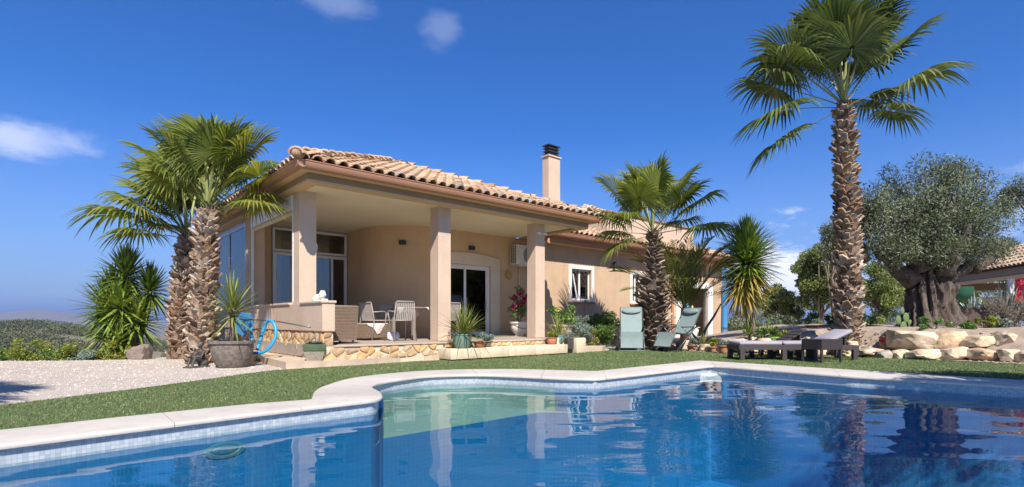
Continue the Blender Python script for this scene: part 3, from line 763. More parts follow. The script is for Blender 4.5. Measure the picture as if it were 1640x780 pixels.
# glazed screen of the inner room
def frame(parent, u0, u1, z0, z1, v, w_, d, m_, name='frame'):
    mb = MB()
    mb.cbox(u0, u0+w_, v, v+d, z0, z1, .006); mb.cbox(u1-w_, u1, v, v+d, z0, z1, .006)
    mb.cbox(u0+w_, u1-w_, v+.001, v+d-.001, z0, z0+w_, .006); mb.cbox(u0+w_, u1-w_, v+.001, v+d-.001, z1-w_, z1, .006)
    return part(name, mb, m_, parent)
def glazing(name, u0, u1, z0, z1, v, w_=.06, d=.07, gm_='glass', mull=(), rails=()):
    f = frame(house, u0, u1, z0, z1, v, w_, d, M['white_alu'], name)
    for x in mull: part('mullion', MB().cbox(x-.03, x+.03, v-.003, v+d+.003, z0+w_, z1-w_, .005), M['white_alu'], f)
    for z in rails: part('rail', MB().cbox(u0+w_, u1-w_, v-.002, v+d+.002, z-.03, z+.03, .005), M['white_alu'], f)
    part('pane', MB().box(u0+w_, u1-w_, v+d*.5, v+d*.5+.008, z0+w_, z1-w_), M[gm_], f)
    return f
zt = CH+2.41; zm = CH+1.74
glazing('transom_window', .64, 1.66, zm+.05, zt, 5.42, mull=())
glazing('transom_window', 1.68, 2.63, zm+.05, zt, 5.42)
glazing('window', .64, 1.66, .95, zm+.03, 5.40, .08, rails=(1.25,))
glazing('glass_door', 1.68, 2.63, ZF, zm+.03, 5.40, .08, rails=(), mull=(2.2,))
hp('apron_wall', MB().box(.62, 1.68, 5.42, 5.6, .1, .95), M['stucco_inner'])
# roller screen cassette and guide rails on the left side, glass panes beyond
hp('screen_cassette', MB().cbox(-.16, -.02, 1.62, 4.40, ZC-.30, ZC-.02, .02), M['white_alu'])
hp('screen_roll', MB().tube([(-.07, 1.63, ZC-.34), (-.07, 4.39, ZC-.34)], .045, 12), M['cream_trim'], 40)
hp('guide_rail', MB().cbox(-.14, -.09, 1.605, 1.65, 1.12, ZC-.03, .006), M['white_alu'])
hp('guide_rail', MB().cbox(-.14, -.09, 4.36, 4.41, 1.12, ZC-.03, .006), M['white_alu'])
for a, b in ((4.98, 6.5), (6.53, 8.3)):
    f = hp('side_glazing', MB().cbox(-.12, -.08, a, a+.035, 1.12, ZC-.02, .004).cbox(-.12, -.08, b-.035, b, 1.12, ZC-.02, .004).cbox(-.12, -.08, a+.035, b-.035, ZC-.20, ZC-.02, .004).cbox(-.12, -.08, a+.035, b-.035, 1.12, 1.15, .004), M['steel'])
    part('pane', MB().box(-.102, -.098, a+.035, b-.035, 1.15, ZC-.2), M['glass'], f)
# sliding door of the porch with arched cream surround
def sliding_door():
    u0, u1, z0, z1 = DO
    k = 10; top = [(u0-.2+(u1+.33-u0+.2)*i/k, 2.55+.10*math.sin(math.pi*i/k)) for i in range(k+1)]
    hp('door_surround', MB().prism([(u1, ZF+.0), (u1+.33, ZF+.0)] + top[::-1] + [(u0-.2, z1), (u1, z1)], 'y', WV-.045, WV+.01), M['cream_trim'], 20)
    f = frame(house, u0, u1, z0, z1, WV+.03, .06, .10, M['white_alu'], 'sliding_door')
    m_ = 5.02
    for a, b, dv in ((u0+.06, m_+.05, .075), (m_-.05, u1-.06, .04)):
        s = frame(f, a, b, z0+.05, z1-.05, WV+dv, .07, .03, M['white_alu'], 'sash')
        part('pane', MB().box(a+.07, b-.07, WV+dv+.012, WV+dv+.018, z0+.12, z1-.12), M['glass_dark'], f)
    part('door_handle', MB().cbox(m_+.0, m_+.03, WV+.005, WV+.04, 1.2, 1.42, .006).cbox(u1-.16, u1-.13, WV+.005, WV+.04, 1.05, 1.3, .006), M['steel'], f)
    hp('door_mat', MB().cbox(4.5, 6.9, 2.2, 2.95, ZF+.001, ZF+.014, .004), M['lawn'])
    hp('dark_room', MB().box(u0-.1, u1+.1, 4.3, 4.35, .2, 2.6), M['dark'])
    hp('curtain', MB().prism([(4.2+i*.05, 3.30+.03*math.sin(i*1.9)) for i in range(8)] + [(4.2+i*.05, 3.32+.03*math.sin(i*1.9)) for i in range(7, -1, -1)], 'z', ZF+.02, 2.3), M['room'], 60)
bpy.data.objects.remove([o for o in house.children if o.name == 'wall'][0])
sliding_door()
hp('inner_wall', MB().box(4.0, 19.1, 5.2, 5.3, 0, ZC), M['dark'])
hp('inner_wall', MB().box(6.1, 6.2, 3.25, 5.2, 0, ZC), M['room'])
# windows of the long wall
def win(h, tilt):
    u0, u1, z0, z1 = h; t_ = .125
    mb = MB()
    mb.cbox(u0-t_, u0, WV-.03, WV+.01, z0-.06, z1+t_, .006).cbox(u1, u1+t_, WV-.03, WV+.01, z0-.06, z1+t_, .006).cbox(u0, u1, WV-.028, WV+.01, z1, z1+t_, .006).cbox(u0, u1, WV-.028, WV+.01, z0-.06, z0, .006)
    wd = part('window', mb, M['white_trim'], house)
    part('frame', MB().cbox(u0, u0+.05, WV+.1, WV+.15, z0, z1, .004).cbox(u1-.05, u1, WV+.1, WV+.15, z0, z1, .004).cbox(u0+.05, u1-.05, WV+.1, WV+.15, z0, z0+.05, .004).cbox(u0+.05, u1-.05, WV+.1, WV+.15, z1-.05, z1, .004), M['white_alu'], wd)
    part('pane', MB().box(u0+.05, u1-.05, WV+.12, WV+.126, z0+.05, z1-.05), M['glass'], wd)
    part('mullion', MB().cbox((u0+u1)/2-.035, (u0+u1)/2+.035, WV+.09, WV+.13, z0+.05, z1-.05, .004), M['white_alu'], wd)
    part('blind', MB().cbox(u0+.05, u1-.05, WV+.14, WV+.155, z0+(z1-z0)*(.0 if not tilt else .0)+.06, z1-.05, .003), M['white_alu'], wd)
    if tilt:
        sh = MB().cbox(0, .045, 0, .03, 0, .82, .004); o = part('sash', sh, M['white_alu'], wd, loc=(u0+.30, WV+.03, z0+.06), rot=(0, R(-14), 0))
    part('sill', MB().cbox(u0-t_-.03, u1+t_+.03, WV-.07, WV+.02, z0-.115, z0-.06, .008), M['sill'], wd)
win(W1, True); win(W2, False)
# brown eave moulding and gutter of the long wing
WG0, WG1, WGV = GU1+.002, 19.95, 2.36
gutter_run((WG0, WGV), (WG1, WGV), (0, -1), ZG)
hp('cornice_board', MB().box(WG0-.02, WG1-.2, WGV+.12, WV+.02, ZC+.12, ZC+.15), M['gutter'])
hp('cornice_board', MB().box(WG0-.02, WG1-.2, WGV+.27, WV+.01, ZC+.01, ZC+.12), M['gutter'])
hp('soffit_board', MB().cbox(WG0-.02, WG1-.2, WGV+.36, WV+.01, ZC-.04, ZC+.008, .01), M['soffit'])
gutter_run((WG1, WGV+.002), (WG1, 11.3), (1, 0), ZG-.002)
hp('drain_pipe', MB().tube([(15.25, WV-.06, 0), (15.25, WV-.06, ZC-.02)], .05, 10), M['gutter'], 40)
# garage opening with white surround, pier and gable trim
u0, u1, z0, z1 = GO
hp('garage_surround', MB().cbox(u0-.42, u0, WV-.05, WV+.01, .0, z1+.32, .01).cbox(u1, u1+.34, WV-.05, WV+.01, .0, z1+.22, .01).cbox(u0, u1, WV-.048, WV+.01, z1, z1+.26, .01), M['white_trim'])
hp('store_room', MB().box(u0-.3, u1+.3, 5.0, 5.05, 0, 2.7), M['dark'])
hp('garage_frame', MB().cbox(u1-.10, u1-.001, WV+.04, WV+.1, .05, z1, .005).cbox(u0+.001, u0+.08, WV+.04, WV+.1, .05, z1, .005), M['steel'])
hp('shelf', MB().cbox(u0+.9, u1-.12, 3.3, 3.7, 1.10, 1.13, .005), M['white_alu'])
hp('shelf', MB().cbox(u0+.9, u1-.12, 3.3, 3.7, .45, .48, .005), M['white_alu'])

# ---------------- roofs
roof = hp('roof', MB(), M['underlay']) if False else bpy.data.objects.new('roof', None)
COL.objects.link(roof); roof.parent = house
def tile_me(seed, w_=.088, L_=.46, n=6):
    r = random.Random(seed); vs = []; wr = [1.0, 1.0, .86, .84]
    for k_, y in enumerate((0, .02, L_*.55, L_)):
        rr = w_*(1.04 if k_ < 2 else 1)*wr[k_]
        for j in range(n+1):
            a = math.pi*j/n; vs.append((rr*math.cos(a), y, rr*math.sin(a)*.82+(.014 if k_ < 2 else 0)-y*.04))
    m_ = n+1
    fs = [(i*m_+j, i*m_+j+1, (i+1)*m_+j+1, (i+1)*m_+j) for i in range(3) for j in range(n)]
    b = len(vs); t = .013
    for j in range(n+1):
        a = math.pi*j/n; vs.append(((w_-t)*math.cos(a), 0, (w_-t)*math.sin(a)*.82)); 
    for j in range(n+1):
        a = math.pi*j/n; vs.append(((w_-t)*.86*math.cos(a), L_*.5, (w_-t)*.86*math.sin(a)*.82-L_*.5*.04))
    fs += [(j, b+j, b+j+1, j+1) for j in range(n)] + [(b+j, b+m_+j, b+m_+j+1, b+j+1) for j in range(n)]
    return vs, fs
TV, TF = tile_me(1)
tile_meshes = []
for s_ in range(3):
    r = random.Random(s_); vs = [(x*r.uniform(.97, 1.03), y, z*r.uniform(.96, 1.04)) for x, y, z in TV]
    me = MB().add(vs, TF).mesh('roof_tile', M['tile'], True, fix=False); tile_meshes.append(me)
def tile_face(parent, org, e, up, pitch, poly, sp=.232, ex=.365, individual=False, seed=1, lim=300, z_lift=.03, overhang=-.02):
    """poly: outline in (along e, plan distance up) coordinates; org: eave origin; e, up: unit plan vectors"""
    org, e, up = Vector(org), Vector((*e, 0)), Vector((*up, 0)); r = random.Random(seed)
    c, s = math.cos(pitch), math.sin(pitch); us = up*c+Vector((0, 0, s)); nn = e.cross(us)
    if nn.z < 0: nn = -nn
    # bedding sheet
    def P3(a, d): return org + e*a + up*d + Vector((0, 0, d*math.tan(pitch)))
    part('roof_bedding', MB().add([P3(a, d)+nn*.0 for a, d in poly]+[P3(a, d)-nn*.05 for a, d in poly], [tuple(range(len(poly))), tuple(range(len(poly), 2*len(poly)))[::-1]]), M['underlay'], parent)
    a0, a1 = min(p[0] for p in poly), max(p[0] for p in poly); d1 = max(p[1] for p in poly)
    xs = np.arange(a0+sp*.5, a1, sp); n_r = int(d1/c/ex)+1
    pv, pf, pr = [], [], []
    cov = []
    arr = []
    for i, x in enumerate(xs):
        for j in range(n_r):
            sl_ = j*ex - overhang; d = (sl_+ex*.5)*c
            if j and not in_poly(np.array([x]), np.array([d]), poly)[0]: continue
            if j == 0 and not in_poly(np.array([x]), np.array([.05]), poly)[0]: continue
            arr.append((i, x, sl_))
    n_obj = 0
    for i, x, sl_ in arr:
        jx = r.uniform(-.007, .007); js = r.uniform(-.012, .012); rot = r.uniform(-.025, .025)
        o = org + e*(x+jx) + us*(sl_+js) + nn*(z_lift+r.uniform(0, .006))
        ee = (e*math.cos(rot)+us*math.sin(rot)); uu = (us*math.cos(rot)-e*math.sin(rot)); uu = (uu - nn*-.03).normalized()
        mt = Matrix(((ee.x, uu.x, nn.x, o.x), (ee.y, uu.y, nn.y, o.y), (ee.z, uu.z, nn.z, o.z), (0, 0, 0, 1)))
        if individual and n_obj < lim:
            q = put('roof_tile', r.choice(tile_meshes), parent); q.matrix_local = mt; n_obj += 1
        else:
            b = len(pv); pv += [tuple(mt @ Vector(v)) for v in TV]; pf += [tuple(b+k for k in f) for f in TF]; pr += [r.random()]*len(TF)
        # pan tile between the covers
    for i, x, sl_ in arr:
        o = org + e*(x+sp*.5) + us*(sl_+.02) + nn*.012
        if x+sp*.5 > a1-.05: continue
        b = len(pv); pts = []
        for y, dz in ((0, .012), (ex+.05, 0)):
            for a in (-.085, -.05, 0, .05, .085): pts.append(tuple(o+e*a+us*y+nn*(dz+a*a*6)))
        pv += pts; pf += [(b+k, b+k+1, b+6+k, b+5+k) for k in range(4)]; pr += [r.random()]*4
    me = bpy.data.meshes.new('roof_tiles'); me.from_pydata(pv, [], pf); me.materials.append(M['tile_joined']); set_rnd(me, pr)
    me.polygons.foreach_set('use_smooth', [True]*len(me.polygons))
    put('roof_tiles', me, parent, kind='stuff')
def ridge_run(parent, a, b, w_=.115, seed=3, skip=0):
    a, b = Vector(a), Vector(b); d = (b-a); n_ = int(d.length/.38); d.normalize(); r = random.Random(seed)
    x = d.cross(Vector((0, 0, 1))).normalized(); nn = x.cross(d)
    for i in range(skip, n_):
        o = a + d*(i*.38) + nn*(.055+r.uniform(0, .01)); s = w_/.088
        mt = Matrix(((x.x*s, d.x, nn.x*s, o.x), (x.y*s, d.y, nn.y*s, o.y), (x.z*s, d.z, nn.z*s, o.z), (0, 0, 0, 1)))
        q = put('ridge_tile', tile_meshes[i % 3], parent); q.matrix_local = mt
PT = R(21.3); ZR = ZG+.0
cw = (GU1-GU0)/2; apex_v = GV0+cw; cu = (GU0+GU1)/2; apexZ = ZR+cw*TH; back = GV1-GV0
tile_face(roof, (GU0, GV0, ZR), (1, 0), (0, 1), PT, [(0, 0), (2*cw, 0), (cw, cw)], individual=True, seed=2)
tile_face(roof, (GU0, GV1, ZR), (0, -1), (1, 0), PT, [(0, 0), (back, 0), (back-cw, cw), (cw, cw)], seed=4)
tile_face(roof, (GU1, GV0, ZR), (0, 1), (-1, 0), PT, [(0, 0), (back, 0), (back-cw, cw), (cw, cw)], seed=5)
tile_face(roof, (GU1, GV1, ZR), (-1, 0), (0, -1), PT, [(0, 0), (2*cw, 0), (cw, cw)], seed=6)
ap = Vector((cu, apex_v, apexZ))
ridge_run(roof, (GU0-.03, GV0-.03, ZR-.0), ap, .13); ridge_run(roof, (GU1+.02, GV0-.02, ZR), ap, .12); ridge_run(roof, (GU0, GV1, ZR), (cu, GV1-cw, apexZ)); 
part('hip_end_cap', MB().sphere((GU0+.02, GV0+.02, ZR+.10), (.115, .115, .10), 14, 10), M['tile'], roof, True)
wl = WG1-WG0; wd_ = 4.3
tile_face(roof, (WG0, WGV, ZR), (1, 0), (0, 1), PT, [(-.3, 0), (wl, 0), (wl-wd_, wd_), (-.3, wd_)], seed=7)
tile_face(roof, (WG1, WGV, ZR), (0, 1), (-1, 0), PT, [(0, 0), (8.9, 0), (8.9-wd_, wd_), (wd_, wd_)], seed=8)
ridge_run(roof, (WG1, WGV, ZR), (WG1-wd_, WGV+wd_, ZR+wd_*TH), .12)
# chimney
ch = hp('chimney', MB().cbox(9.35, 9.92, 4.1, 4.42, ZG+.2, CH+5.75, .01), M['column'])
cm = MB()
for i in range(3): cm.cbox(9.37, 9.90, 4.12, 4.40, CH+5.77+i*.11, CH+5.82+i*.11, .008)
cm.cbox(9.42, 9.85, 4.16, 4.36, CH+5.75, CH+6.08, .004); cm.cbox(9.34, 9.93, 4.09, 4.43, CH+6.09, CH+6.13, .008)
part('chimney_cap', cm, M['black'], ch)
part('chimney_collar', MB().cbox(9.31, 9.96, 4.06, 4.46, CH+5.70, CH+5.75, .008), M['column'], ch)
# upper block of the roof terrace
ub = hp('upper_block', MB().box(11.8, 17.8, 3.5, 8.3, ZG, CH+4.0), M['column'])
part('parapet_cap', MB().cbox(11.75, 17.86, 3.44, 8.36, CH+4.0, CH+4.06, .01), M['sill'], ub)
sb = hp('stair_block', MB().box(12.0, 14.2, 4.6, 6.8, CH+4.0, CH+4.1), M['column'])
tile_face(sb, (11.7, 4.2, CH+4.08), (1, 0), (0, 1), R(24), [(0, 0), (2.9, 0), (1.45, 1.45)], seed=12)
tile_face(sb, (11.7, 7.1, CH+4.08), (0, -1), (1, 0), R(24), [(0, 0), (2.9, 0), (1.45, 1.45)], seed=13)
tile_face(sb, (14.6, 4.2, CH+4.08), (0, 1), (-1, 0), R(24), [(0, 0), (2.9, 0), (1.45, 1.45)], seed=14)
# path along the house
path_px = [(414,575),(424,581),(458,589.8),(560,585.0),(660,578.2),(760,573.4),(880,566.5),(965,561.9)]
pp = [G(x, y-.0, .0) for x, y in path_px]
pl_ = [(p.x, p.y) for p in pp] + [tuple(HW(7.6, .2)[:2]), tuple(HW(6.4, 1.2)[:2]), tuple(HW(6.0, .06)[:2]), tuple(HW(-.1, .06)[:2]), tuple(HW(-.1, 9)[:2]), tuple(HW(-1.0, 9)[:2]), tuple(HW(-1.0, 1.4)[:2])]
ctr = Vector((sum(p[0] for p in pl_)/len(pl_), sum(p[1] for p in pl_)/len(pl_), 0))
pv = [Vector((x, y, 0)) for x, y in pl_]
tr = geometry.tessellate_polygon([pv]); k = len(pv)
mb = MB().add([(p.x, p.y, .10) for p in pv]+[(p.x, p.y, -.03) for p in pv], [tuple(t) for t in tr]+[(i, (i+1) % k, k+(i+1) % k, k+i) for i in range(k)])
part('path', mb, M['paving'], None, kind='structure')
# ------------------------------------------------------------ vegetation
GR = lambda a, b, c, d: [a, b, c, d]
M['frond'] = ramp_mat('fan_frond', [(.08,.12,.02),(.15,.20,.03),(.23,.27,.05),(.32,.33,.09)], .55, True, bump=0, transl=.45, nscale=3, spec=.5, mixn=.2)
M['frond_dark'] = ramp_mat('fan_frond_dark', [(.045,.075,.02),(.08,.12,.028),(.125,.17,.042),(.22,.24,.09)], .55, True, bump=0, transl=.25, nscale=3, mixn=.2)
M['frond_dry'] = ramp_mat('dry_frond', [(.30,.22,.09),(.24,.15,.07),(.36,.29,.12),(.17,.17,.05)], .7, True, bump=0, transl=.2, nscale=3)
M['petiole'] = mat('palm_petiole', (.22,.26,.08), (.28,.27,.10), 5, .5, rand=.1)
M['trunk'] = mat('palm_trunk', (.20,.14,.09), (.10,.07,.05), 12, .95, .8, 30, stretch=(1, 1, 2.4), c3=(.16,.11,.075))
M['boot'] = ramp_mat('leaf_base', [(.09,.058,.04),(.22,.14,.09),(.33,.235,.16),(.45,.38,.30),(.33,.19,.095),(.15,.10,.07),(.40,.32,.25)], .9, False, .7, 40, nscale=12, mixn=.4)
M['boot_joined'] = ramp_mat('leaf_base_joined', [(.09,.058,.04),(.22,.14,.09),(.33,.235,.16),(.45,.38,.30),(.33,.19,.095),(.15,.10,.07),(.40,.32,.25)], .9, True, .7, 40, nscale=12, mixn=.4)
M['boot_dark'] = ramp_mat('leaf_base_dark', [(.09,.06,.045),(.15,.10,.07),(.20,.15,.11),(.25,.20,.16)], .9, False, .7, 40, nscale=12, mixn=.4)
M['sword'] = ramp_mat('sword_leaf', [(.08,.14,.025),(.14,.22,.035),(.22,.30,.05),(.32,.36,.09)], .4, True, bump=0, transl=.22, nscale=3, mixn=.15)
M['sword_y'] = ramp_mat('sword_leaf_yellow', [(.20,.21,.035),(.32,.25,.05),(.42,.30,.07),(.28,.24,.05)], .5, True, bump=0, transl=.25, nscale=3, mixn=.15)
M['sword_pot'] = ramp_mat('potted_sword_leaf', [(.12,.17,.035),(.20,.25,.06),(.30,.32,.09),(.17,.21,.05)], .4, False, bump=0, transl=.2, nscale=3, mixn=.15)
M['olive'] = ramp_mat('olive_leaf', [(.05,.07,.03),(.085,.11,.05),(.13,.16,.085),(.20,.23,.15),(.28,.31,.24)], .55, True, bump=0, transl=.12, nscale=2, mixn=.2)
M['pine'] = ramp_mat('pine_needles', [(.07,.10,.025),(.13,.17,.04),(.20,.24,.06),(.27,.30,.10)], .6, True, bump=0, transl=.12, nscale=1, mixn=.25)
M['shrub'] = ramp_mat('shrub_leaf', [(.045,.10,.022),(.085,.16,.035),(.14,.24,.05),(.22,.32,.08)], .45, True, bump=0, transl=.2, nscale=3, mixn=.2)
M['lime'] = ramp_mat('yellow_green_leaf', [(.10,.14,.02),(.20,.24,.03),(.30,.32,.05),(.15,.17,.04)], .5, True, bump=0, transl=.25, nscale=3, mixn=.2)
M['grey_leaf'] = ramp_mat('grey_green_leaf', [(.10,.15,.11),(.17,.23,.18),(.25,.31,.26),(.13,.17,.12)], .55, True, bump=0, transl=.1, nscale=3, mixn=.2)
M['wood'] = ramp_mat('far_wood', [(.035,.05,.022),(.06,.08,.032),(.085,.10,.045),(.13,.13,.07),(.055,.07,.035)], .8, True, bump=0, nscale=.1, mixn=.2)
M['bark'] = mat('olive_bark', (.15,.12,.095), (.04,.03,.024), 5, .95, 1.0, 14, stretch=(1.6, 1.6, .55), c3=(.09,.07,.055), detail=9)
M['bark2'] = mat('grey_bark', (.26,.21,.16), (.15,.12,.09), 9, .95, .8, 30, stretch=(1, 1, .5))

def frond_me(seed, elev, Lp=1.0, Rb=.95, nseg=42, mats=None, droop=.5, spread=150, name='frond'):
    """a costapalmate fan leaf rising at elev degrees, tips hanging with gravity"""
    r = random.Random(seed); e = R(elev); cy, sy = math.cos(e), math.sin(e)
    vs, fs, mi, rn = [], [], [], []
    # petiole
    npz = 7; w0 = .022
    def pet(t):
        y = Lp*t; z = -.10*t*t*Lp*(1-abs(sy)*.6)
        return Vector((0, y*cy - z*sy*0, y*sy + z))
    for i in range(npz+1):
        t = i/npz; c = pet(t); q = w0*(1-.5*t)
        for dx, dz in ((-1, 0), (0, -.55), (1, 0), (0, .35)): vs.append(c+Vector((dx*q*1.5, 0, dz*q*1.4)))
    for i in range(npz):
        for j in range(4): fs.append((i*4+j, i*4+(j+1) % 4, i*4+4+(j+1) % 4, i*4+4+j)); mi.append(1); rn.append(.5)
    hub = pet(1.0)
    d = (pet(1)-pet(.9)).normalized()
    tilt = R(r.uniform(-6, 14)); X = Vector((1, 0, 0)); nn = X.cross(d)      # leaf normal
    f = (d*math.cos(tilt)+nn*-math.sin(tilt)).normalized(); nn = X.cross(f)
    cup = r.uniform(.10, .30)
    da = R(spread)*2/nseg
    for i in range(nseg):
        a = -R(spread)+da*(i+.5); ln = Rb*(.70+.32*math.cos(a*.55))*r.uniform(.93, 1.05)
        dr = f*math.cos(a)+X*math.sin(a)+nn*(cup*(abs(math.sin(a)))-.05)
        dr.normalize(); side = (X*math.cos(a)-f*math.sin(a)).normalized()
        hang = droop*r.uniform(.7, 1.4); rv = min(1, max(0, r.gauss(.45, .22))); tw = r.uniform(-.3, .3)
        ts = (.06, .3, .55, .7, .85, 1.0); b = len(vs); 
        for t in ts:
            wj = ln*t*math.tan(da/2)*1.02
            if t > .55: wj = ln*.55*math.tan(da/2)*(1-(t-.55)/.45)**.8 + .0015
            g = 0 if t < .42 else (t-.42)**1.7*hang*1.5
            c = hub + dr*(ln*t*(1-.22*max(0, t-.45)*hang)) + Vector((0, 0, -g*ln))
            if t > .6: c += side*tw*(t-.6)*.25*ln
            pl_ = wj*.55
            vs += [c-side*wj+nn*pl_*.5, c-nn*pl_*.5, c+side*wj+nn*pl_*.5]
        for k in range(len(ts)-1):
            for j in range(2):
                fs.append((b+k*3+j, b+k*3+j+1, b+k*3+4+j, b+k*3+3+j)); mi.append(0); rn.append(min(1, rv+.35*max(0, ts[k]-.5)))
    me = bpy.data.meshes.new(name); me.from_pydata([tuple(v) for v in vs], [], fs)
    for m_ in mats: me.materials.append(m_)
    me.polygons.foreach_set('material_index', mi); set_rnd(me, rn); return me
def boot_me(seed, w_=.15, h_=.20, out_=.07, m_=None):
    r = random.Random(seed)
    q = r.uniform(.3, .5); t = .016; sk = r.uniform(-.25, .25)*w_
    vs = [(-w_/2, 0, 0), (w_/2, 0, 0), (w_*.38+sk*.4, out_*.45, h_*.55), (-w_*.38+sk*.4, out_*.45, h_*.55), (w_*q/2+sk, out_, h_), (-w_*q/2+sk, out_*.9, h_*r.uniform(.85, 1.1))]
    vs += [(x*.95, y+t*1.6, z-.006) for x, y, z in vs]
    fs = [(0,1,2,3), (3,2,4,5), (6,9,8,7), (9,11,10,8), (0,3,9,6), (3,5,11,9), (1,7,8,2), (2,8,10,4), (5,4,10,11), (0,6,7,1)]
    return MB().add(vs, fs).mesh('leaf_base', m_)
def fan_palm(label, base, height, r0, r1, top_r, fronds, Lp, Rb, seed, mats, bend=(0, 0), bw=.15, bh=.2, boot_mat='boot', flare=1.0, dry=0, group=None, shag=0, nrow=None, boot_out=.07, waist=0):
    r = random.Random(seed); base = Vector(base)
    t = thing('fan_palm', label, 'palm tree', base, 0, group)
    npt = 14; pts = []; rad = []
    for i in range(npt+1):
        s = i/npt; pts.append(Vector((bend[0]*s*s, bend[1]*s*s, height*s-(.15 if i == 0 else 0)))); 
        rr = r0+(r1-r0)*min(1, s*1.15)
        if waist: q_ = max(0, min(1, (s-waist)/.14)); rr = r0+(r1-r0)*q_*q_*(3-2*q_)
        rr *= 1+(flare-1)*math.exp(-s*7)
        if s > .9: rr = rr+(top_r-rr)*(s-.9)/.1
        rad.append(rr)
    tk = part('trunk', MB().tube(pts, rad, 20), M['trunk'], t, True)
    bms = [boot_me(seed*7+k, bw, bh, boot_out, M[boot_mat]) for k in range(4)]
    raws = [([tuple(v.co) for v in m_.vertices], [tuple(p.vertices) for p in m_.polygons]) for m_ in bms]
    view = Vector((-base.x, -base.y, 0)).normalized()
    ga = R(137.508); per = 2*math.pi*((r0+r1)/2)*height; nb = int(per/(bw*bh*.33)); pv, pf, pr = [], [], []; nobj = 0
    for i in range(nb):
        s = (i+.5)/nb*.985; a = i*ga+r.uniform(-.12, .12); k = min(int(s*npt), npt-1); fz = s*npt-k
        c = pts[k].lerp(pts[k+1], fz); rr = rad[k]*(1-fz)+rad[k+1]*fz
        if i == 0: c.z = max(c.z, 0)
        o = Vector((math.cos(a), math.sin(a), 0)); sc = r.choice((.6,.9,1,1.1,1.3))*r.uniform(.8, 1.15)*(.6+.6*min(1, rr/((r0+r1)/2)))
        if r.random() < .1: continue
        lean = r.uniform(-.05, .6)+shag*r.uniform(.2, 1); X = Vector((-o.y, o.x, 0)); up = Vector((0, 0, 1)); rl = r.uniform(-.6, .6)
        zz = (up*math.cos(lean)+o*math.sin(lean)); yy = (o*math.cos(lean)-up*math.sin(lean))
        X2 = X*math.cos(rl)+zz*math.sin(rl); zz = zz*math.cos(rl)-X*math.sin(rl)
        p = c+o*(rr-.012)
        if s < .05 and lean > .2: p.z += .03
        mt = Matrix(((X2.x*sc, yy.x*sc, zz.x*sc, p.x), (X2.y*sc, yy.y*sc, zz.y*sc, p.y), (X2.z*sc, yy.z*sc, zz.z*sc, p.z), (0, 0, 0, 1)))
        if o.dot(view) > -.1 and nobj < 300 and s > max(0, 1-300/(nb*.53)):
            q = put('leaf_base', bms[i % 4], tk); q.matrix_local = mt; nobj += 1
        else:
            vv, ff = raws[i % 4]; b = len(pv); pv += [tuple(mt @ Vector(v)) for v in vv]; pf += [tuple(b+k2 for k2 in f) for f in ff]; pr += [r.random()]*len(ff)
    me = bpy.data.meshes.new('leaf_bases'); me.from_pydata(pv, [], pf); me.materials.append(M['boot_joined']); set_rnd(me, pr); put('leaf_bases', me, tk, kind='stuff')
    # crown
    top = pts[-1]-Vector((0, 0, .05)); cache = {}
    for i, fr_ in enumerate(fronds):
        az, el = fr_[0], fr_[1]; sc = fr_[2] if len(fr_) > 2 else 1
        key = (round(el/12), i % 2)
        if key not in cache:
            dr = .38 if el > 40 else .6
            cache[key] = frond_me(seed*31+len(cache), round(el/12)*12, Lp, Rb, 44, [M[mats], M['petiole']], droop=dr)
        put('frond', cache[key], t, loc=top+Vector((0, 0, .10*math.sin(R(max(el, 0))))), rot=(0, 0, R(-az)+r.uniform(-.05, .05)), scale=sc)
    for i in range(dry):
        me = frond_me(seed*77+i, -35, Lp*.7, Rb*.8, 30, [M['frond_dry'], M['petiole']], droop=.9, spread=80)
        put('dry_frond', me, t, loc=top-Vector((0, 0, .12)), rot=(0, 0, r.uniform(0, 6.28)), scale=.9)
    # fibrous heart
    hb = MB()
    for i in range(26):
        a = r.uniform(0, 6.28); l_ = r.uniform(.15, .38); q = top_r*r.uniform(.5, 1.0)
        p = top+Vector((math.cos(a)*q, math.sin(a)*q, -.18)); hb.tube([p, p+Vector((math.cos(a)*.05, math.sin(a)*.05, l_))], [.03, .012], 5)
    part('heart', hb, M['trunk'], t)
    return t
# azimuth: 0 = away from the camera (+Y), 90 = right, 180 = to the camera
def crown(seed, n, lo=-30, hi=82):
    r = random.Random(seed); o = []
    for i in range(n):
        s = (i+.5)/n; el = hi-(hi-lo)*s**.9; o.append(((i*137.5+r.uniform(-12, 12)) % 360, el+r.uniform(-5, 5), r.uniform(.88, 1.08)))
    return o
big = [(-85,62,1.0),(-50,72,1.05),(10,76,1.05),(75,64,1.1),(86,36,1.12),(60,48,1.05),(120,50,.9),(-95,34,1.0),(-80,48,1.05),(-85,18,1.0),(-100,2,.95),(-88,-24,.85),(150,60,.95),(-140,55,.95),(180,82,.9),(0,55,.9),(60,12,.8),(85,20,1.1),(100,70,1.15),(-110,72,1.0),(40,66,1.05),(-160,38,.8),(95,-2,.65)]
fan_palm('tallest fan palm with thick rough trunk, beside the dark sun lounger', G(1374,572,0)+Vector((.1,.45,.0)), 5.50, .175, .13, .105, [(a, min(88, e+6) if e > 10 else e, *x) for a, e, *x in big], 1.55, 1.22, 3, 'frond_dark', bend=(-.12, 0), bw=.12, bh=.135, flare=1.15, dry=0, boot_out=.055)
lf = [(-75,62,1.0),(-35,75,1.0),(10,70,1.05),(50,62,1.0),(75,48,1.05),(88,28,1.0),(95,4,.75),(-85,42,1.0),(-70,24,.85),(130,60,.9),(-130,55,.9),(175,76,.85),(-20,50,.9),(30,40,.9),(80,68,1.0),(70,12,.75),(-50,86,.95)]
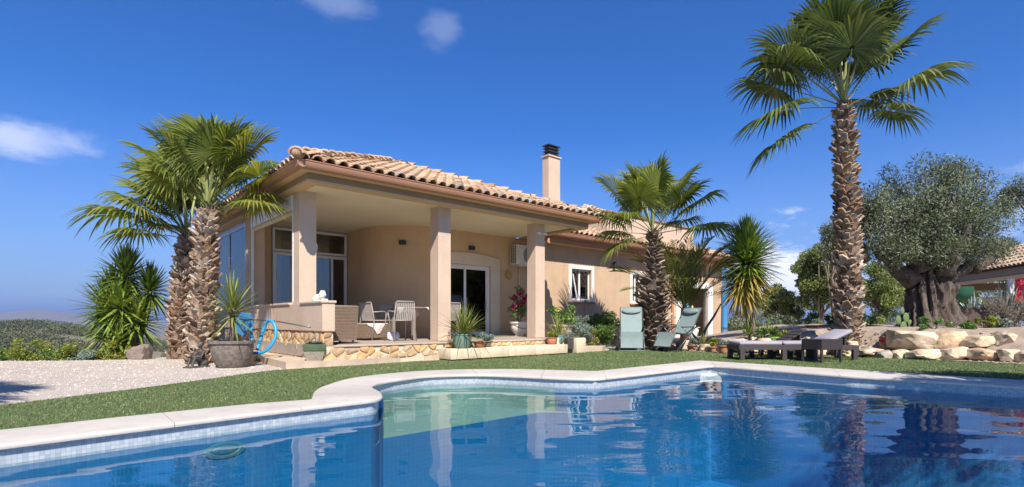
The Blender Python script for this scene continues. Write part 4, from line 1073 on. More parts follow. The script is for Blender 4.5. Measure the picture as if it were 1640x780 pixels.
fan_palm('front fan palm of the left pair, thick shaggy trunk beside the big round pot', G(315,583,-.02)+Vector((0,.2,0)), 2.85, .165, .125, .10, [(a, min(88, e+8), *x) for a, e, *x in lf], 1.2, 1.0, 5, 'frond', bend=(.06, .05), bw=.095, bh=.115, flare=1.3, dry=0, boot_out=.04)
lb = [(-88,24,1.3),(-82,32,1.15),(-70,56,1.25),(-40,72,1.3),(0,62),(-95,8,.9),(-110,30,.9),(-60,12,.85),(-130,52,.8),(-100,64,1.1),(-20,40),(-85,82,1.15),(-75,44,1.1)]
fan_palm('rear fan palm of the left pair, slimmer leaning trunk beside the yucca clump', G(262,577,-.02)+Vector((0,.5,0)), 2.55, .135, .095, .08, [(a, min(88, e+6), *x) for a, e, *x in lb], 1.1, .95, 8, 'frond', bend=(.10, .1), bw=.09, bh=.11, flare=1.3, dry=0, boot_out=.05)
mp_ = [(-88,42,1.15),(-85,14,.95),(-80,62,1.05),(-60,0,.8),(-100,-22,.75),(88,52,1.15),(86,24,1.15),(95,2,1.1),(70,72,1.1),(-30,70,1.1),(20,60),(180,80,.9),(130,46,.9),(-140,46,.9),(0,35),(60,20,.9),(-120,16,.8),(80,36,1.1),(-20,86,1.0)]
Y4 = 14.3
fan_palm('medium fan palm with dark shaggy trunk, behind the upright recliner chair', W(1047,560,Y4)-Vector((0,0,0)), 3.15, .27, .085, .08, [(a, min(88, e+8), *x) for a, e, *x in mp_], 1.25, 1.0, 12, 'frond', bend=(-.02, 0), bw=.16, bh=.20, boot_mat='boot_dark', flare=1.0, shag=.45, boot_out=.09, waist=.52)

def blade_pts(b, d, L_, w_, droop, side, ts=(0, .25, .55, .82, 1.0)):
    o = []
    for t in ts:
        ww = w_*(1-t)**.55*(.75+.6*min(t*3, 1)*.4) if t < 1 else .001
        c = b+d*(L_*t)+Vector((0, 0, -droop*L_*t*t)); o += [c-side*ww, c+Vector((0, 0, -ww*.35)) if abs(d.z) < .9 else c-side.cross(d)*ww*.3, c+side*ww]
    return o
def sword_head(vs, fs, rn, mi, c, n, L_, w_, r, lo=-50, hi=88, droop=.12, old=0, core=.08):
    for i in range(n):
        s = (i+.5)/n; el = R(lo+(hi-lo)*(1-s)**.8+r.uniform(-6, 6)); a = i*R(137.5)+r.uniform(-.1, .1)
        d = Vector((math.cos(a)*math.cos(el), math.sin(a)*math.cos(el), math.sin(el))); side = Vector((-math.sin(a), math.cos(a), 0))
        l_ = L_*r.uniform(.8, 1.1); b = len(vs)
        vs += blade_pts(Vector(c)+d*core+Vector((0, 0, -.35*L_*s*.6)), d, l_, w_, droop*r.uniform(.5, 1.5)*(1+s), side)
        for k in range(4):
            for j in range(2): fs.append((b+k*3+j, b+k*3+j+1, b+k*3+4+j, b+k*3+3+j)); rn.append(min(1, max(0, r.gauss(.5, .2)))); mi.append(1 if s > 1-old*r.uniform(.6, 1.3) else 0)
def sword_mesh(name, heads, seed, mats, parent, **kw):
    r = random.Random(seed); vs, fs, rn, mi = [], [], [], []
    for h in heads: sword_head(vs, fs, rn, mi, h[0], h[1], h[2], h[3], r, **{**kw, **(h[4] if len(h) > 4 else {})})
    me = bpy.data.meshes.new(name); me.from_pydata([tuple(v) for v in vs], [], fs)
    for m_ in mats: me.materials.append(m_)
    me.polygons.foreach_set('material_index', mi); set_rnd(me, rn)
    return put(name, me, parent)
def sword_leaves(parent, c, n, L_, w_, seed, lo, hi, droop, mat_=None, name='leaf', core=.03, drop=.3):
    """each leaf an object of its own, sharing a few meshes"""
    r = random.Random(seed); ms = []
    for k in range(5):
        d0 = droop*(.4+.45*k); vs = blade_pts(Vector(), Vector((0, 1, 0)), L_, w_, d0, Vector((1, 0, 0)))
        fs = [(k2*3+j, k2*3+j+1, k2*3+4+j, k2*3+3+j) for k2 in range(4) for j in range(2)]
        me = bpy.data.meshes.new(name); me.from_pydata([tuple(v) for v in vs], [], fs); me.materials.append(mat_ or M['sword_pot']); ms.append(me)
    for i in range(n):
        s = (i+.5)/n; el = lo+(hi-lo)*(1-s)**.8+r.uniform(-6, 6); az = i*137.5+r.uniform(-8, 8)
        q = put(name, ms[min(4, int(5*s))], parent, loc=Vector(c)+Vector((0, 0, -drop*L_*s)), rot=(R(el), 0, R(az)), scale=r.uniform(.8, 1.1))
# right yucca
M['stonepot2'] = mat('pink_grey_rock', (.26,.20,.17), (.17,.13,.11), 6, .95, .8, 20)
b = G(1206, 560, .15); b = W(1208, 538, 13.6)
t = thing('yucca_tree', 'tall yucca with yellowing lower leaves, between the blue roll and pine trees', 'yucca', b)
hz_ = (HZ-415)/FP*13.6+CH-b.z
part('stem', MB().tube([(0,0,-.3),(-.05,0,.5),(-.12,0,1.1),(-.16,0,hz_-.1)], [.075,.06,.055,.06], 10), M['bark2'], t, True)
part('stem', MB().tube([(-.02,.1,-.3),(-.14,.1,.5),(-.22,.12,1.1),(-.28,.1,hz_-.35)], [.06,.05,.05,.05], 10), M['bark2'], t, True)
sword_mesh('foliage', [((-.17,0,hz_+.0), 420, .88, .040), ((-.20,0,hz_+.35), 260, .80, .036, dict(lo=-10, old=0)), ((-.28,.05,hz_-.5), 280, .78, .038, dict(lo=-75, hi=40, old=.5))], 4, [M['sword'], M['sword_y']], t, lo=-75, old=.2, droop=.08)
sword_mesh('sucker', [((-.25,-.2,.05), 26, .42, .02), ((.28,-.1,.05), 24, .36, .018)], 5, [M['sword'], M['sword_y']], t, lo=10, old=0, droop=.1)
# left yucca clump
t = thing('yucca_clump', 'dark green yucca clump of several heads left of the palm pair', 'yucca', W(200,566,11.6))
hd = [((-.05,.1,1.75),170,.68,.040),((.42,.2,1.45),130,.62,.036),((-.45,.1,1.05),170,.68,.040),((.05,-.2,1.05),160,.66,.042),((-.25,-.1,.6),120,.6,.042),((.35,-.1,.75),120,.62,.04),((-.5,.3,1.45),90,.55,.036),((.2,-.45,.30),70,.5,.038)]
for h in hd[:6]: part('stem', MB().tube([(h[0][0]*.3, h[0][1]*.3, -.1), (h[0][0]*.8, h[0][1], h[0][2]*.6), h[0]], [.08, .065, .05], 8), M['bark2'], t, True)
sword_mesh('foliage', hd, 14, [M['sword'], M['sword_y']], t, lo=-60, old=0, droop=.10)
tag(part('boulder', MB(), M['rock']), '', '') if False else None
o = put('boulder', rock_me(.42,.4,.42,77,M['stonepot2']), None, loc=W(224,566,10.9)); tag(o, 'small grey pinkish boulder at the foot of the left yucca clump', 'boulder')

# leafy crowns: many small leaf faces in clumps
def leaf_cloud(name, clumps, n, size, mat_, seed, parent=None, kind=None, aspect=2.6, shell=.55, up=.3, spr=.45):
    r = np.random.default_rng(seed); C_ = np.array([c[:3] for c in clumps], float); Rr = np.array([c[3] if len(c) == 4 else c[3:6] for c in clumps], dtype=object)
    rad = np.array([[x, x, x*.85] if not isinstance(x, (list, tuple, np.ndarray)) else list(x) for x in Rr], float)
    vol = rad.prod(1)**(2/3); idx = r.choice(len(C_), n, p=vol/vol.sum())
    d = r.normal(size=(n, 3)); d /= np.linalg.norm(d, axis=1)[:, None]
    rr = np.clip(shell+(1-shell)*r.random(n)**.7, 0, 1)*r.normal(1, .09, n)
    p = C_[idx]+d*rad[idx]*rr[:, None]
    a = r.normal(size=(n, 3))+d*.5+np.array([0, 0, up]); a /= np.linalg.norm(a, axis=1)[:, None]
    q = r.normal(size=(n, 3)); b_ = np.cross(a, q); b_ /= np.linalg.norm(b_, axis=1)[:, None]
    s = size*r.uniform(.6, 1.3, n)[:, None]; w2 = s/aspect
    P = np.stack([p-a*s*.5, p+b_*w2*.5, p+a*s*.5, p-b_*w2*.5], 1)
    cr = r.random(len(C_))*spr
    rv = np.clip(cr[idx]+r.random(n)*(1-spr), 0, 1)
    return quads_mesh(name, P, 1, mat_, rv, parent, kind)
def clumps_in(seed, n, c, rad, cr, flat=1.0, surface=.5, zmin=None):
    r = np.random.default_rng(seed); o = []
    for i in range(n):
        d = r.normal(size=3); d /= np.linalg.norm(d); k = surface+(1-surface)*r.random()
        p = np.array(c)+d*np.array(rad)*k
        if zmin is not None and p[2] < zmin: p[2] = zmin+r.random()*.1
        q = cr*r.uniform(.6, 1.35); o.append((p[0], p[1], p[2], q, q, q*flat))
    return o
def limb(mb, a, b, r0, r1, seed, k=6, wob=.1):
    r = random.Random(seed); a, b = Vector(a), Vector(b); pts = [a.lerp(b, i/k)+Vector((r.uniform(-wob, wob), r.uniform(-wob, wob), r.uniform(-wob, wob)*.6))*(0 if i in (0, k) else 1)*(b-a).length for i in range(k+1)]
    mb.tube(pts, [r0+(r1-r0)*i/k for i in range(k+1)], 8); return pts
# ancient olive
OB = W(1483, 520, 12.6); OB.z = .50
t = thing('olive_tree', 'ancient olive tree with massive gnarled trunk above the rock wall', 'olive tree', OB)
def gnarl(zs, prof, seed, n=128):
    vs = []
    for z, rr in zip(zs, prof):
        for j in range(n):
            a = 2*math.pi*j/n; d = Vector((math.cos(a), math.sin(a), 0))
            ta = a+.35*z; e_ = Vector((math.cos(ta), math.sin(ta), 0))
            fl = noise.noise(Vector((e_.x*1.7, e_.y*1.7, z*.5+seed)))*.40+(.16-abs(noise.noise(Vector((e_.x*3.4, e_.y*3.4, z*.7+seed)))))*1.0+(.1-abs(noise.noise(Vector((e_.x*7.5, e_.y*7.5, z*1.3+seed)))))*.5
            fr = noise.noise(Vector((e_.x*17, e_.y*17, z*4+seed)))*.09+noise.noise(Vector((e_.x*34, e_.y*34, z*9+seed)))*.04
            root = math.exp(-z*2.6)*.38*abs(math.sin(a*3.5+seed+noise.noise(Vector((d.x, d.y, 0)))*2))
            q = rr*(1+fl*.75+fr+root); vs.append((d.x*q+.10*math.sin(z*1.1+.5), d.y*q, z+fl*.05))
    k = len(zs); fs = [(i*n+j, i*n+(j+1) % n, (i+1)*n+(j+1) % n, (i+1)*n+j) for i in range(k-1) for j in range(n)]
    return MB().add(vs, fs+[tuple(range((k-1)*n, k*n))])
zs = [i*.05-.25 for i in range(36)]; pf = []
for z in zs:
    zz = max(z, 0); pf.append((.455+.27*math.exp(-zz*3.6))*(1 if zz < 1.0 else max(.25, 1-(zz-1.0)*.9)))
tk = part('trunk', gnarl(zs, pf, 3.3), M['bark'], t, True)
for i, (a, b, r0, r1) in enumerate([((-.3,0,1.2),(-1.1,.1,1.85),.24,.08),((.35,0,1.2),(1.15,-.1,1.65),.22,.09),((1.1,-.1,1.48),(1.9,0,2.1),.13,.05),((0,.1,1.4),(-.3,.2,2.8),.30,.10),((.3,0,1.4),(.9,.2,2.9),.26,.08),((-.2,-.1,1.4),(-1.0,-.3,2.7),.22,.07),((.2,-.3,1.3),(.3,-.8,2.4),.22,.07),((-1.35,.1,1.7),(-1.6,.1,2.6),.12,.04)]):
    mb = MB(); limb(mb, a, b, r0, r1, i+50, wob=.07); part('limb', mb, M['bark'], t, True)
oc = clumps_in(21, 80, (-.05, .1, 2.72), (1.75, 1.3, 1.25), .36, .85, .55, zmin=1.45) + clumps_in(22, 26, (-.1, 0, 2.6), (1.2, .9, .8), .5, .9, .2) \
   + clumps_in(23, 7, (.1, .1, 3.75), (1.0, .6, .45), .30) + clumps_in(24, 6, (-1.6, 0, 3.0), (.4, .5, .6), .28) + clumps_in(28, 9, (-1.3,-.35,1.9), (.5,.3,.35), .26) + clumps_in(27, 16, (-.1,-.5,1.95), (1.5,.6,.25), .30) + clumps_in(25, 8, (1.6, 0, 2.1), (.5, .5, .4), .30)
cro = leaf_cloud('crown', oc, 92000, .072, M['olive'], 31, t, aspect=3.6, shell=.35)
tw = MB()
for i in range(60):
    c = oc[i % len(oc)]; r = random.Random(i); o_ = Vector((c[0]*.35, c[1]*.35, 1.7)); tw.tube([o_, o_.lerp(Vector(c[:3]), .6)+Vector((r.uniform(-.1, .1),)*3), c[:3]], [.03, .018, .006], 5)
part('twigs', tw, M['bark'], t, True)
# second olive, mostly beyond the right edge
t = thing('olive_tree', 'olive tree cut by the right edge, behind the tiled outbuilding corner', 'olive tree', W(1700, 520, 13.5))
t.location.z = .4
part('trunk', gnarl([i*.1-.2 for i in range(16)], [.22+.1*math.exp(-i*.4) for i in range(16)], 8.1, 32), M['bark'], t, True)
leaf_cloud('crown', clumps_in(41, 34, (-.2, 0, 3.35), (1.3, 1.0, .75), .30, .85, .4), 20000, .075, M['olive'], 42, t, aspect=3.4, shell=.3)
tw = MB()
for i in range(14): limb(tw, (0,0,1.2), (random.uniform(-1.4,1.2), random.uniform(-.8,.8), random.uniform(2.6,3.7)), .07, .015, i+5)
part('limbs', tw, M['bark'], t, True)

def leafy_tree(name, label, cat, base, h, cr_c, cr_r, ncl, cr, nleaf, size, mat_, seed, trunk=.12, group=None, bark='bark2', aspect=3, shell=.4):
    t = thing(name, label, cat, base, 0, group)
    mb = MB(); mb.tube([(0,0,-.4),(.03*h,0,h*.35),(.0,0,h*.75)], [trunk, trunk*.75, trunk*.3], 9)
    cl = clumps_in(seed, ncl, cr_c, cr_r, cr, .8, .35)
    for i in range(min(ncl, 16)): limb(mb, (0,0,h*(.2+.45*(i/16))), cl[i][:3], trunk*.4, .015, seed+i, 4, .06)
    part('trunk', mb, M[bark], t, True)
    leaf_cloud('crown', cl, nleaf, size, mat_, seed+1, t, aspect=aspect, shell=shell); return t
def shrub(label, base, rad, nleaf, size, mat_, seed, cat='shrub', name='shrub', group=None, ncl=10, aspect=2.2, cr=.45):
    t = thing(name, label, cat, base, 0, group)
    cl = clumps_in(seed, ncl, (0, 0, rad[2]*.85), rad, min(rad)*cr, .9, .35)
    cl = [(c[0], c[1], max(c[2], .03), *c[3:]) for c in cl]
    mb = MB()
    for i, c in enumerate(cl[:9]): mb.tube([(0, 0, -.03), (c[0]*.4, c[1]*.4, c[2]*.5), c[:3]], [.02, .012, .004], 5)
    part('stems', mb, M['bark2'], t)
    leaf_cloud('foliage', cl, nleaf, size, mat_, seed+1, t, aspect=aspect, shell=.3); return t
# trees beyond the garden on the right
BG = 'trees beyond the garden on the right'
def at(px, Y, z=-.3): return Vector(((px-820)/FP*Y, Y, z))
leafy_tree('pine_tree', 'bright green pine left of the tallest palm, highest of the trees behind', 'pine tree', at(1312,24), 4.2, (-.05,0,3.0), (1.15,1.1,1.5), 60, .34, 34000, .13, M['pine'], 61, .14, BG)
leafy_tree('pine_tree', 'small rounded pine in front of the cloud, between yucca and tallest palm', 'pine tree', at(1250,26), 2.9, (0,0,1.9), (1.1,.9,.95), 40, .32, 14000, .13, M['pine'], 63, .1, BG)
leafy_tree('olive_tree', 'thin grey green tree just left of the tallest palm, high behind it', 'tree', at(1335,19), 4.6, (.15,0,3.9), (.75,.6,.75), 16, .33, 9000, .09, M['olive'], 65, .09, BG)
leafy_tree('broadleaf_tree', 'green tree seen between the tallest palm and the olive trunk', 'tree', at(1412,25), 3.6, (0,0,2.4), (1.3,1,1.4), 44, .38, 16000, .13, M['pine'], 67, .12, BG)
leafy_tree('broadleaf_tree', 'low spreading tree under the olive branches, behind its trunk', 'tree', at(1460,28), 3.2, (0,0,2.0), (1.6,1,1.2), 26, .5, 15000, .14, M['olive'], 69, .12, BG)
for i, (x, Y, rr, hh, m_, lb_) in enumerate([(1195,22,1.0,1.0,'olive','grey green bush behind the yucca stems'),(1262,21,1.2,1.15,'olive','wide grey green bush behind the lime green pot'),(1315,20,1.1,1.1,'pine','green bush behind the two brown planters by the palm'),(1395,20,1.3,1.1,'pine','green bush right of the tallest palm trunk, behind the cactus pot'),(1225,30,1.7,1.6,'olive','far olive green bush under the small cloud'),(1165,27,1.2,1.4,'olive','dark bush just right of the blue roll')]):
    shrub(lb_, at(x, Y, -.25), (rr, rr*.8, hh*.62), 8500, .10, M[m_], 80+i, name='bush', ncl=18, aspect=3, group='bushes behind the rock bed')
# hedge shrubs at the gravel edge, left
for i, (x, rr, hh, m_, lb_) in enumerate([(18,.30,.30,'shrub','dark green shrub farthest left beyond the gravel'),(58,.42,.52,'lime','tallest yellow green shrub beyond the gravel edge'),(92,.26,.34,'shrub','dark shrub next to the tallest yellow green shrub'),(118,.34,.40,'lime','yellow green shrub in the middle of the gravel edge row'),(148,.32,.34,'grey_leaf','dull grey green shrub beyond the gravel edge'),(172,.30,.36,'lime','yellow green shrub second left of the yucca clump'),(192,.28,.40,'lime','yellow green shrub nearest the yucca clump'),(-30,.5,.5,'shrub','dark shrub cut by the left edge of the view')]):
    Y = 10.9; shrub(lb_, at(x, Y, -.20), (rr*1.1, rr, hh*.72), 2600, .045, M[m_], 110+i, ncl=10, group='shrubs along the gravel edge')
# wooded hillside, one mass
r = np.random.default_rng(5); cl = []
for i in range(5200):
    az = R(-r.uniform(28, 60)); d_ = 40+r.random()**.8*480
    x, y = d_*math.sin(az), d_*math.cos(az); s = r.uniform(.9, 2.6)*(.35+d_/330)
    if noise.noise(Vector((x*.02, y*.02, 2))) < -.22: continue
    cl.append((x, y, terr(x, y)+s*.5, s, s, s*.75))
leaf_cloud('wooded_hillside', cl, 200000, .75, M['wood'], 9, None, 'stuff', aspect=1.3, shell=.8, spr=.75, up=.6)
# feather palm
def pinnate_me(seed, L_, el, ll=.50, n=34):
    r = random.Random(seed); vs, fs, rn, mi = [], [], [], []; P_ = []
    for i in range(n+1):
        t = i/n; e = R(el-48*t*t); P_.append((P_[-1] if P_ else Vector())+Vector((0, math.cos(e), math.sin(e)))*L_/n)
    mb = MB(); 
    for i in range(0, n, 3):
        a, b_ = P_[i], P_[min(i+3, n)]; w_ = .014*(1-i/n)+.004; q = len(vs)
        vs += [a+Vector((-w_,0,0)), a+Vector((w_,0,0)), b_+Vector((w_*.85,0,0)), b_+Vector((-w_*.85,0,0)), a+Vector((0,0,-w_)), b_+Vector((0,0,-w_))]
        fs += [(q,q+1,q+2,q+3), (q,q+3,q+5,q+4), (q+1,q+4,q+5,q+2)]; rn += [.8]*3; mi += [1]*3
    for i in range(3, n):
        t = i/n; d = (P_[min(i+1, n)]-P_[i-1]).normalized(); l_ = ll*math.sin(math.pi*min(1, .12+t*.86))**.6*r.uniform(.85, 1.1)
        for s in (-1, 1):
            a = R(54+r.uniform(-9, 9)-22*t); dd = (d*math.cos(a)+Vector((s*math.sin(a), 0, .35*math.sin(a)))).normalized(); q = len(vs); up = d.cross(dd).normalized()*s
            sd = dd.cross(up).normalized()*.013; c = P_[i]; m_ = c+dd*l_*.55+Vector((0,0,-.01)); e_ = c+dd*l_+Vector((0,0,-.06*l_-.02))
            vs += [c, m_-sd, e_, m_+sd]; fs.append((q, q+1, q+2, q+3)); rn.append(min(1, max(0, r.gauss(.45, .2)))); mi.append(0)
    me = bpy.data.meshes.new('frond'); me.from_pydata([tuple(v) for v in vs], [], fs); me.materials.append(M['frond']); me.materials.append(M['petiole'])
    me.polygons.foreach_set('material_index', mi); set_rnd(me, rn); return me
t = thing('feather_palm', 'low feather palm with arching pinnate fronds beside the garage opening', 'palm tree', W(1096,500,14.9))
part('trunk', MB().tube([(0,0,-.85),(0,0,-.2),(0,0,.12)], [.12,.12,.09], 12), M['trunk'], t, True)
pm = [pinnate_me(200+k, 1.95, el) for k, el in enumerate((82, 70, 58, 45, 30))]
for i, (az, k, s) in enumerate([(-75,0,1.05),(75,0,1.0),(-100,2,.9),(110,2,.9),(90,3,.95),(-90,3,1.05),(-60,0,1.0),(-85,1,1.05),(-95,2,1.05),(-80,3,1.0),(-110,4,.9),(80,0,1.0),(95,1,1.0),(85,2,1.0),(100,3,.9),(70,4,.8),(0,0,1.0),(20,1,1.0),(-30,1,1.05),(45,1,1.0),(170,1,.85),(-150,2,.85),(140,2,.9),(120,1,.95),(-130,1,.95),(-45,2,1),(200,3,.7),(155,0,.9),(-170,0,.9)]):
    put('frond', pm[k], t, loc=(0,0,.05), rot=(0, 0, R(-az)), scale=s*1.2)
# palm and tree outside the view whose shade falls on the gravel and the coping

# dry leaf litter on the lawn and gravel
mb = MB(); r = random.Random(12)
for i in range(420):
    y = 3.2+9*r.random()**1.6; x = r.uniform(-1, 1)*y
    if in_poly(np.array([x]), np.array([y]), [(p.x, p.y) for p in outer_poly])[0]: continue
    if not in_poly(np.array([x]), np.array([y]), lawn_edge)[0]: continue
    q = r.uniform(.006, .014); mb.m = Matrix.Translation((x, y, .012)) @ Euler((r.uniform(-.4,.4), r.uniform(-.4,.4), r.uniform(0,6.28))).to_matrix().to_4x4(); mb.add([(-q,0,0),(0,q*.5,.002),(q,0,0),(0,-q*.5,.002)], [(0,1,2,3)])
part('leaf_litter', mb, mat('dry_leaf', (.42,.36,.22), (.30,.24,.13), 9), kind='stuff')
# ------------------------------------------------------------ rock bed on the right
FR = [Vector((x, y, 0)) for x, y in [(2.95,15.0),(3.97,14.1),(5.12,12.6),(6.3,12.0),(7.6,11.65),(8.27,10.4),(9.0,9.4),(9.9,8.15),(12.5,5.6)]]
FRc = resample(catmull(FR, 8), .12)
def bed_h(x):      # height of the bed behind the rocks, growing to the right
    t = max(0, min(1, (x-4.5)/3.6)); return .10+.42*t*t*(3-2*t)
vs, fs = [], []; nr = 16; bd = Vector((.25, 1, 0)).normalized()
for i, p in enumerate(FRc):
    for j in range(nr):
        d = .12+(j/(nr-1))**1.6*9; q = p+bd*d
        hh = bed_h(p.x+.2)*max(0, min(1, (d-.55)/.6))+(.06*min(1, d)*noise.noise(Vector((q.x*1.3, q.y*1.3, 0))) if j else 0)+.05*min(d, 2)*max(0, min(1, (p.x-6)/2))
        vs.append((q.x, q.y, hh if j < nr-1 else -.3))
    
k = len(FRc)
fs = [(i*nr+j, i*nr+j+1, (i+1)*nr+j+1, (i+1)*nr+j) for i in range(k-1) for j in range(nr-1)]
M['bed'] = mat('bed_gravel', (.44,.36,.28), (.27,.21,.16), 9, .95, .9, 70, c3=(.37,.29,.22), detail=9)
part('garden_bed', MB().add(vs, fs), M['bed'], None, True, kind='structure')
rw = thing('rock_wall', 'dry edging of large cream sandstone rocks round the raised bed', 'rock wall', (8, 11, 0))
RL = [ # px left, right, top, bottom, depth
 (1378,1420,556,572,11.3),(1402,1432,561,577,10.9),(1430,1455,560,578,10.8),(1455,1505,559,577,10.5),(1505,1552,556,578,10.3),(1552,1600,557,579,10.0),(1598,1632,559,580,9.7),(1630,1672,560,582,9.5),
 (1420,1494,529,561,11.0),(1488,1543,529,562,10.7),(1544,1596,536,558,10.3),(1590,1640,534,559,10.1),(1640,1690,532,560,9.8),
 (1690,1760,535,565,9.3),(1680,1740,562,590,9.0),(1355,1375,546,559,10.9),(1410,1432,540,560,11.5),(1376,1402,558,567,11.0),
 (1148,1195,540,567,12.9),(1213,1236,541,556,12.9),(1268,1290,541,556,12.5),(1286,1312,536,556,12.4),(1202,1222,535,550,13.4),(1196,1218,546,560,12.9),(1238,1262,547,562,12.8),(1250,1275,549,563,12.5),(1310,1345,540,560,12.2),(1120,1150,550,566,13.3),
 (1082,1106,545,566,13.9),(1055,1080,550,566,14.0),(1030,1050,540,562,14.4),(985,1000,545,561,14.9),(1170,1215,552,565,12.6),(1345,1372,560,575,11.5),(1215,1255,556,568,12.5),(1290,1330,556,570,12.0)]
for i, (x0, x1, yt, yb, Y) in enumerate(RL):
    wx = (x1-x0)/FP*Y*1.08; hz2 = (yb-yt)/FP*Y*1.12; c = W((x0+x1)/2, (yt+yb)/2, Y+.08)
    put('rock', rock_me(wx, max(wx*.75, .3), hz2, 300+i, M['rock']), rw, loc=c-Vector((8, 11, 0)), rot=(0, R(random.uniform(-9, 9)), R(random.uniform(-15, 15))))
pb = MB()
for i in range(1100):
    p = random.choice(FRc); s = random.uniform(.012, .05)*(1 if p.x > 5 else .8); d = random.uniform(-.12, 2.2)
    q = p+bd*d; pb.m = Matrix.Translation((q.x+random.uniform(-.1,.1), q.y, max(0, bed_h(p.x)*max(0, min(1, (d-.55)/.6)))+s*.2)) @ Matrix.Rotation(random.uniform(0, 6), 4, 'Z'); pb.sphere((0,0,0), (s, s*.7, s*.55), 6, 4)
part('small_stones', pb, M['bed'], None, kind='stuff')

# ------------------------------------------------------------ materials of movable things
M['sling'] = mat('pale_green_sling', (.235,.30,.285), (.205,.265,.25), 8, .75, .25, 220, spec=.3)
M['alu_dark'] = mat('grey_green_tube', (.13,.15,.15), (.11,.13,.13), 6, .35, metal=.5)
M['resin'] = mat('dark_brown_resin', (.055,.045,.045), (.045,.036,.036), 20, .6, .3, 90)
M['cushion'] = mat('lilac_grey_cushion', (.36,.335,.365), (.31,.29,.32), 4, .9, .25, 160, spec=.2)
M['wicker'] = mat('grey_brown_wicker', (.27,.19,.125), (.15,.10,.065), 55, .8, .5, 120, c3=(.22,.155,.10))
M['taupe'] = mat('taupe_metal', (.29,.245,.21), (.26,.22,.185), 6, .45)
M['strap'] = mat('pale_strap', (.42,.37,.32), (.36,.32,.28), 8, .6)
M['cloth'] = mat('patterned_cloth', (.72,.66,.62), (.45,.28,.27), 7, .9, c3=(.70,.62,.58))
M['white_stone'] = mat('white_cast_stone', (.72,.67,.58), (.60,.55,.47), 12, .85, .4, 50)
M['teal'] = mat('teal_glaze', (.10,.20,.17), (.20,.24,.19), 9, .35, .2, 40, c3=(.14,.24,.20))
M['green_glaze'] = mat('green_glaze', (.06,.10,.055), (.11,.13,.07), 8, .3)
M['stonepot'] = mat('mottled_stone_pot', (.24,.20,.16), (.11,.09,.075), 16, .9, .7, 40, c3=(.17,.145,.12), detail=8)
M['mosspot'] = mat('mossy_relief', (.30,.27,.20), (.20,.21,.13), 18, .9, .8, 50, c3=(.36,.30,.24))
M['hose'] = mat('blue_hose', (.02,.30,.55), (.02,.27,.50), 8, .4)
M['blue'] = mat('blue_cover', (.05,.24,.48), (.04,.20,.42), 5, .6, .2, 20)
M['bronze'] = mat('dark_bronze', (.05,.048,.045), (.085,.075,.065), 12, .55, .3, 40)
M['gold'] = mat('gold_ceramic', (.50,.33,.12), (.42,.26,.08), 9, .5)
M['magenta'] = ramp_mat('magenta_flower', [(.42,.01,.10),(.60,.02,.16),(.50,.015,.12)], .6, True, bump=0, transl=.3)
M['lime_pot'] = mat('lime_plastic', (.30,.55,.04), (.28,.50,.04), 5, .4)
M['red_cloth'] = mat('red_cloth', (.55,.02,.05), (.45,.02,.04), 9, .8)
M['succ'] = ramp_mat('succulent_leaf', [(.13,.17,.14),(.22,.27,.22),(.30,.28,.25),(.20,.22,.13)], .5, True, bump=0)
M['yellow'] = ramp_mat('yellow_flower', [(.65,.45,.05),(.75,.60,.12)], .6, True, bump=0)

def potlathe(t, h, r_top, r_bot, m_, rim=.02, n=24, belly=0, name='pot', square=False):
    prof = [(r_bot*.9, 0), (r_bot, .01)]
    for i in range(1, 7):
        s = i/7; prof.append((r_bot+(r_top-r_bot)*s**.85+belly*math.sin(math.pi*s), h*s))
    prof += [(r_top, h*.88), (r_top+rim, h*.89), (r_top+rim, h), (r_top-.012, h), (r_top-.02, h*.9)]
    wob = (lambda a, z: min(1/max(abs(math.cos(a)), abs(math.sin(a))), 1.22)) if square else None
    part(name, MB().lathe(prof, n, wob=wob), m_, t, 35)
    part('soil', MB().lathe([(r_top-.022, h*.86), (r_top-.03, h*.905)], n, wob=wob), M['soil'], t, 35)
def rosette(parent, c, n, L_, m_, seed, name='foliage'):
    r = random.Random(seed); vs, fs, rn = [], [], []
    for i in range(n):
        s = (i+.5)/n; el = R(15+70*(1-s)); a = i*R(137.5); d = Vector((math.cos(a)*math.cos(el), math.sin(a)*math.cos(el), math.sin(el))); sd = Vector((-math.sin(a), math.cos(a), 0)); l_ = L_*(.45+.6*s); b = len(vs); c_ = Vector(c)
        up = sd.cross(d)*-1
        vs += [c_, c_+d*l_*.6-sd*l_*.22, c_+d*l_, c_+d*l_*.6+sd*l_*.22, c_+d*l_*.55-up*l_*.08]
        fs += [(b, b+1, b+4), (b+1, b+2, b+4), (b+2, b+3, b+4), (b+3, b, b+4), (b, b+1, b+2, b+3)]; rn += [r.random()]*5
    me = bpy.data.meshes.new(name); me.from_pydata([tuple(v) for v in vs], [], fs); me.materials.append(m_); set_rnd(me, rn); return put(name, me, parent)
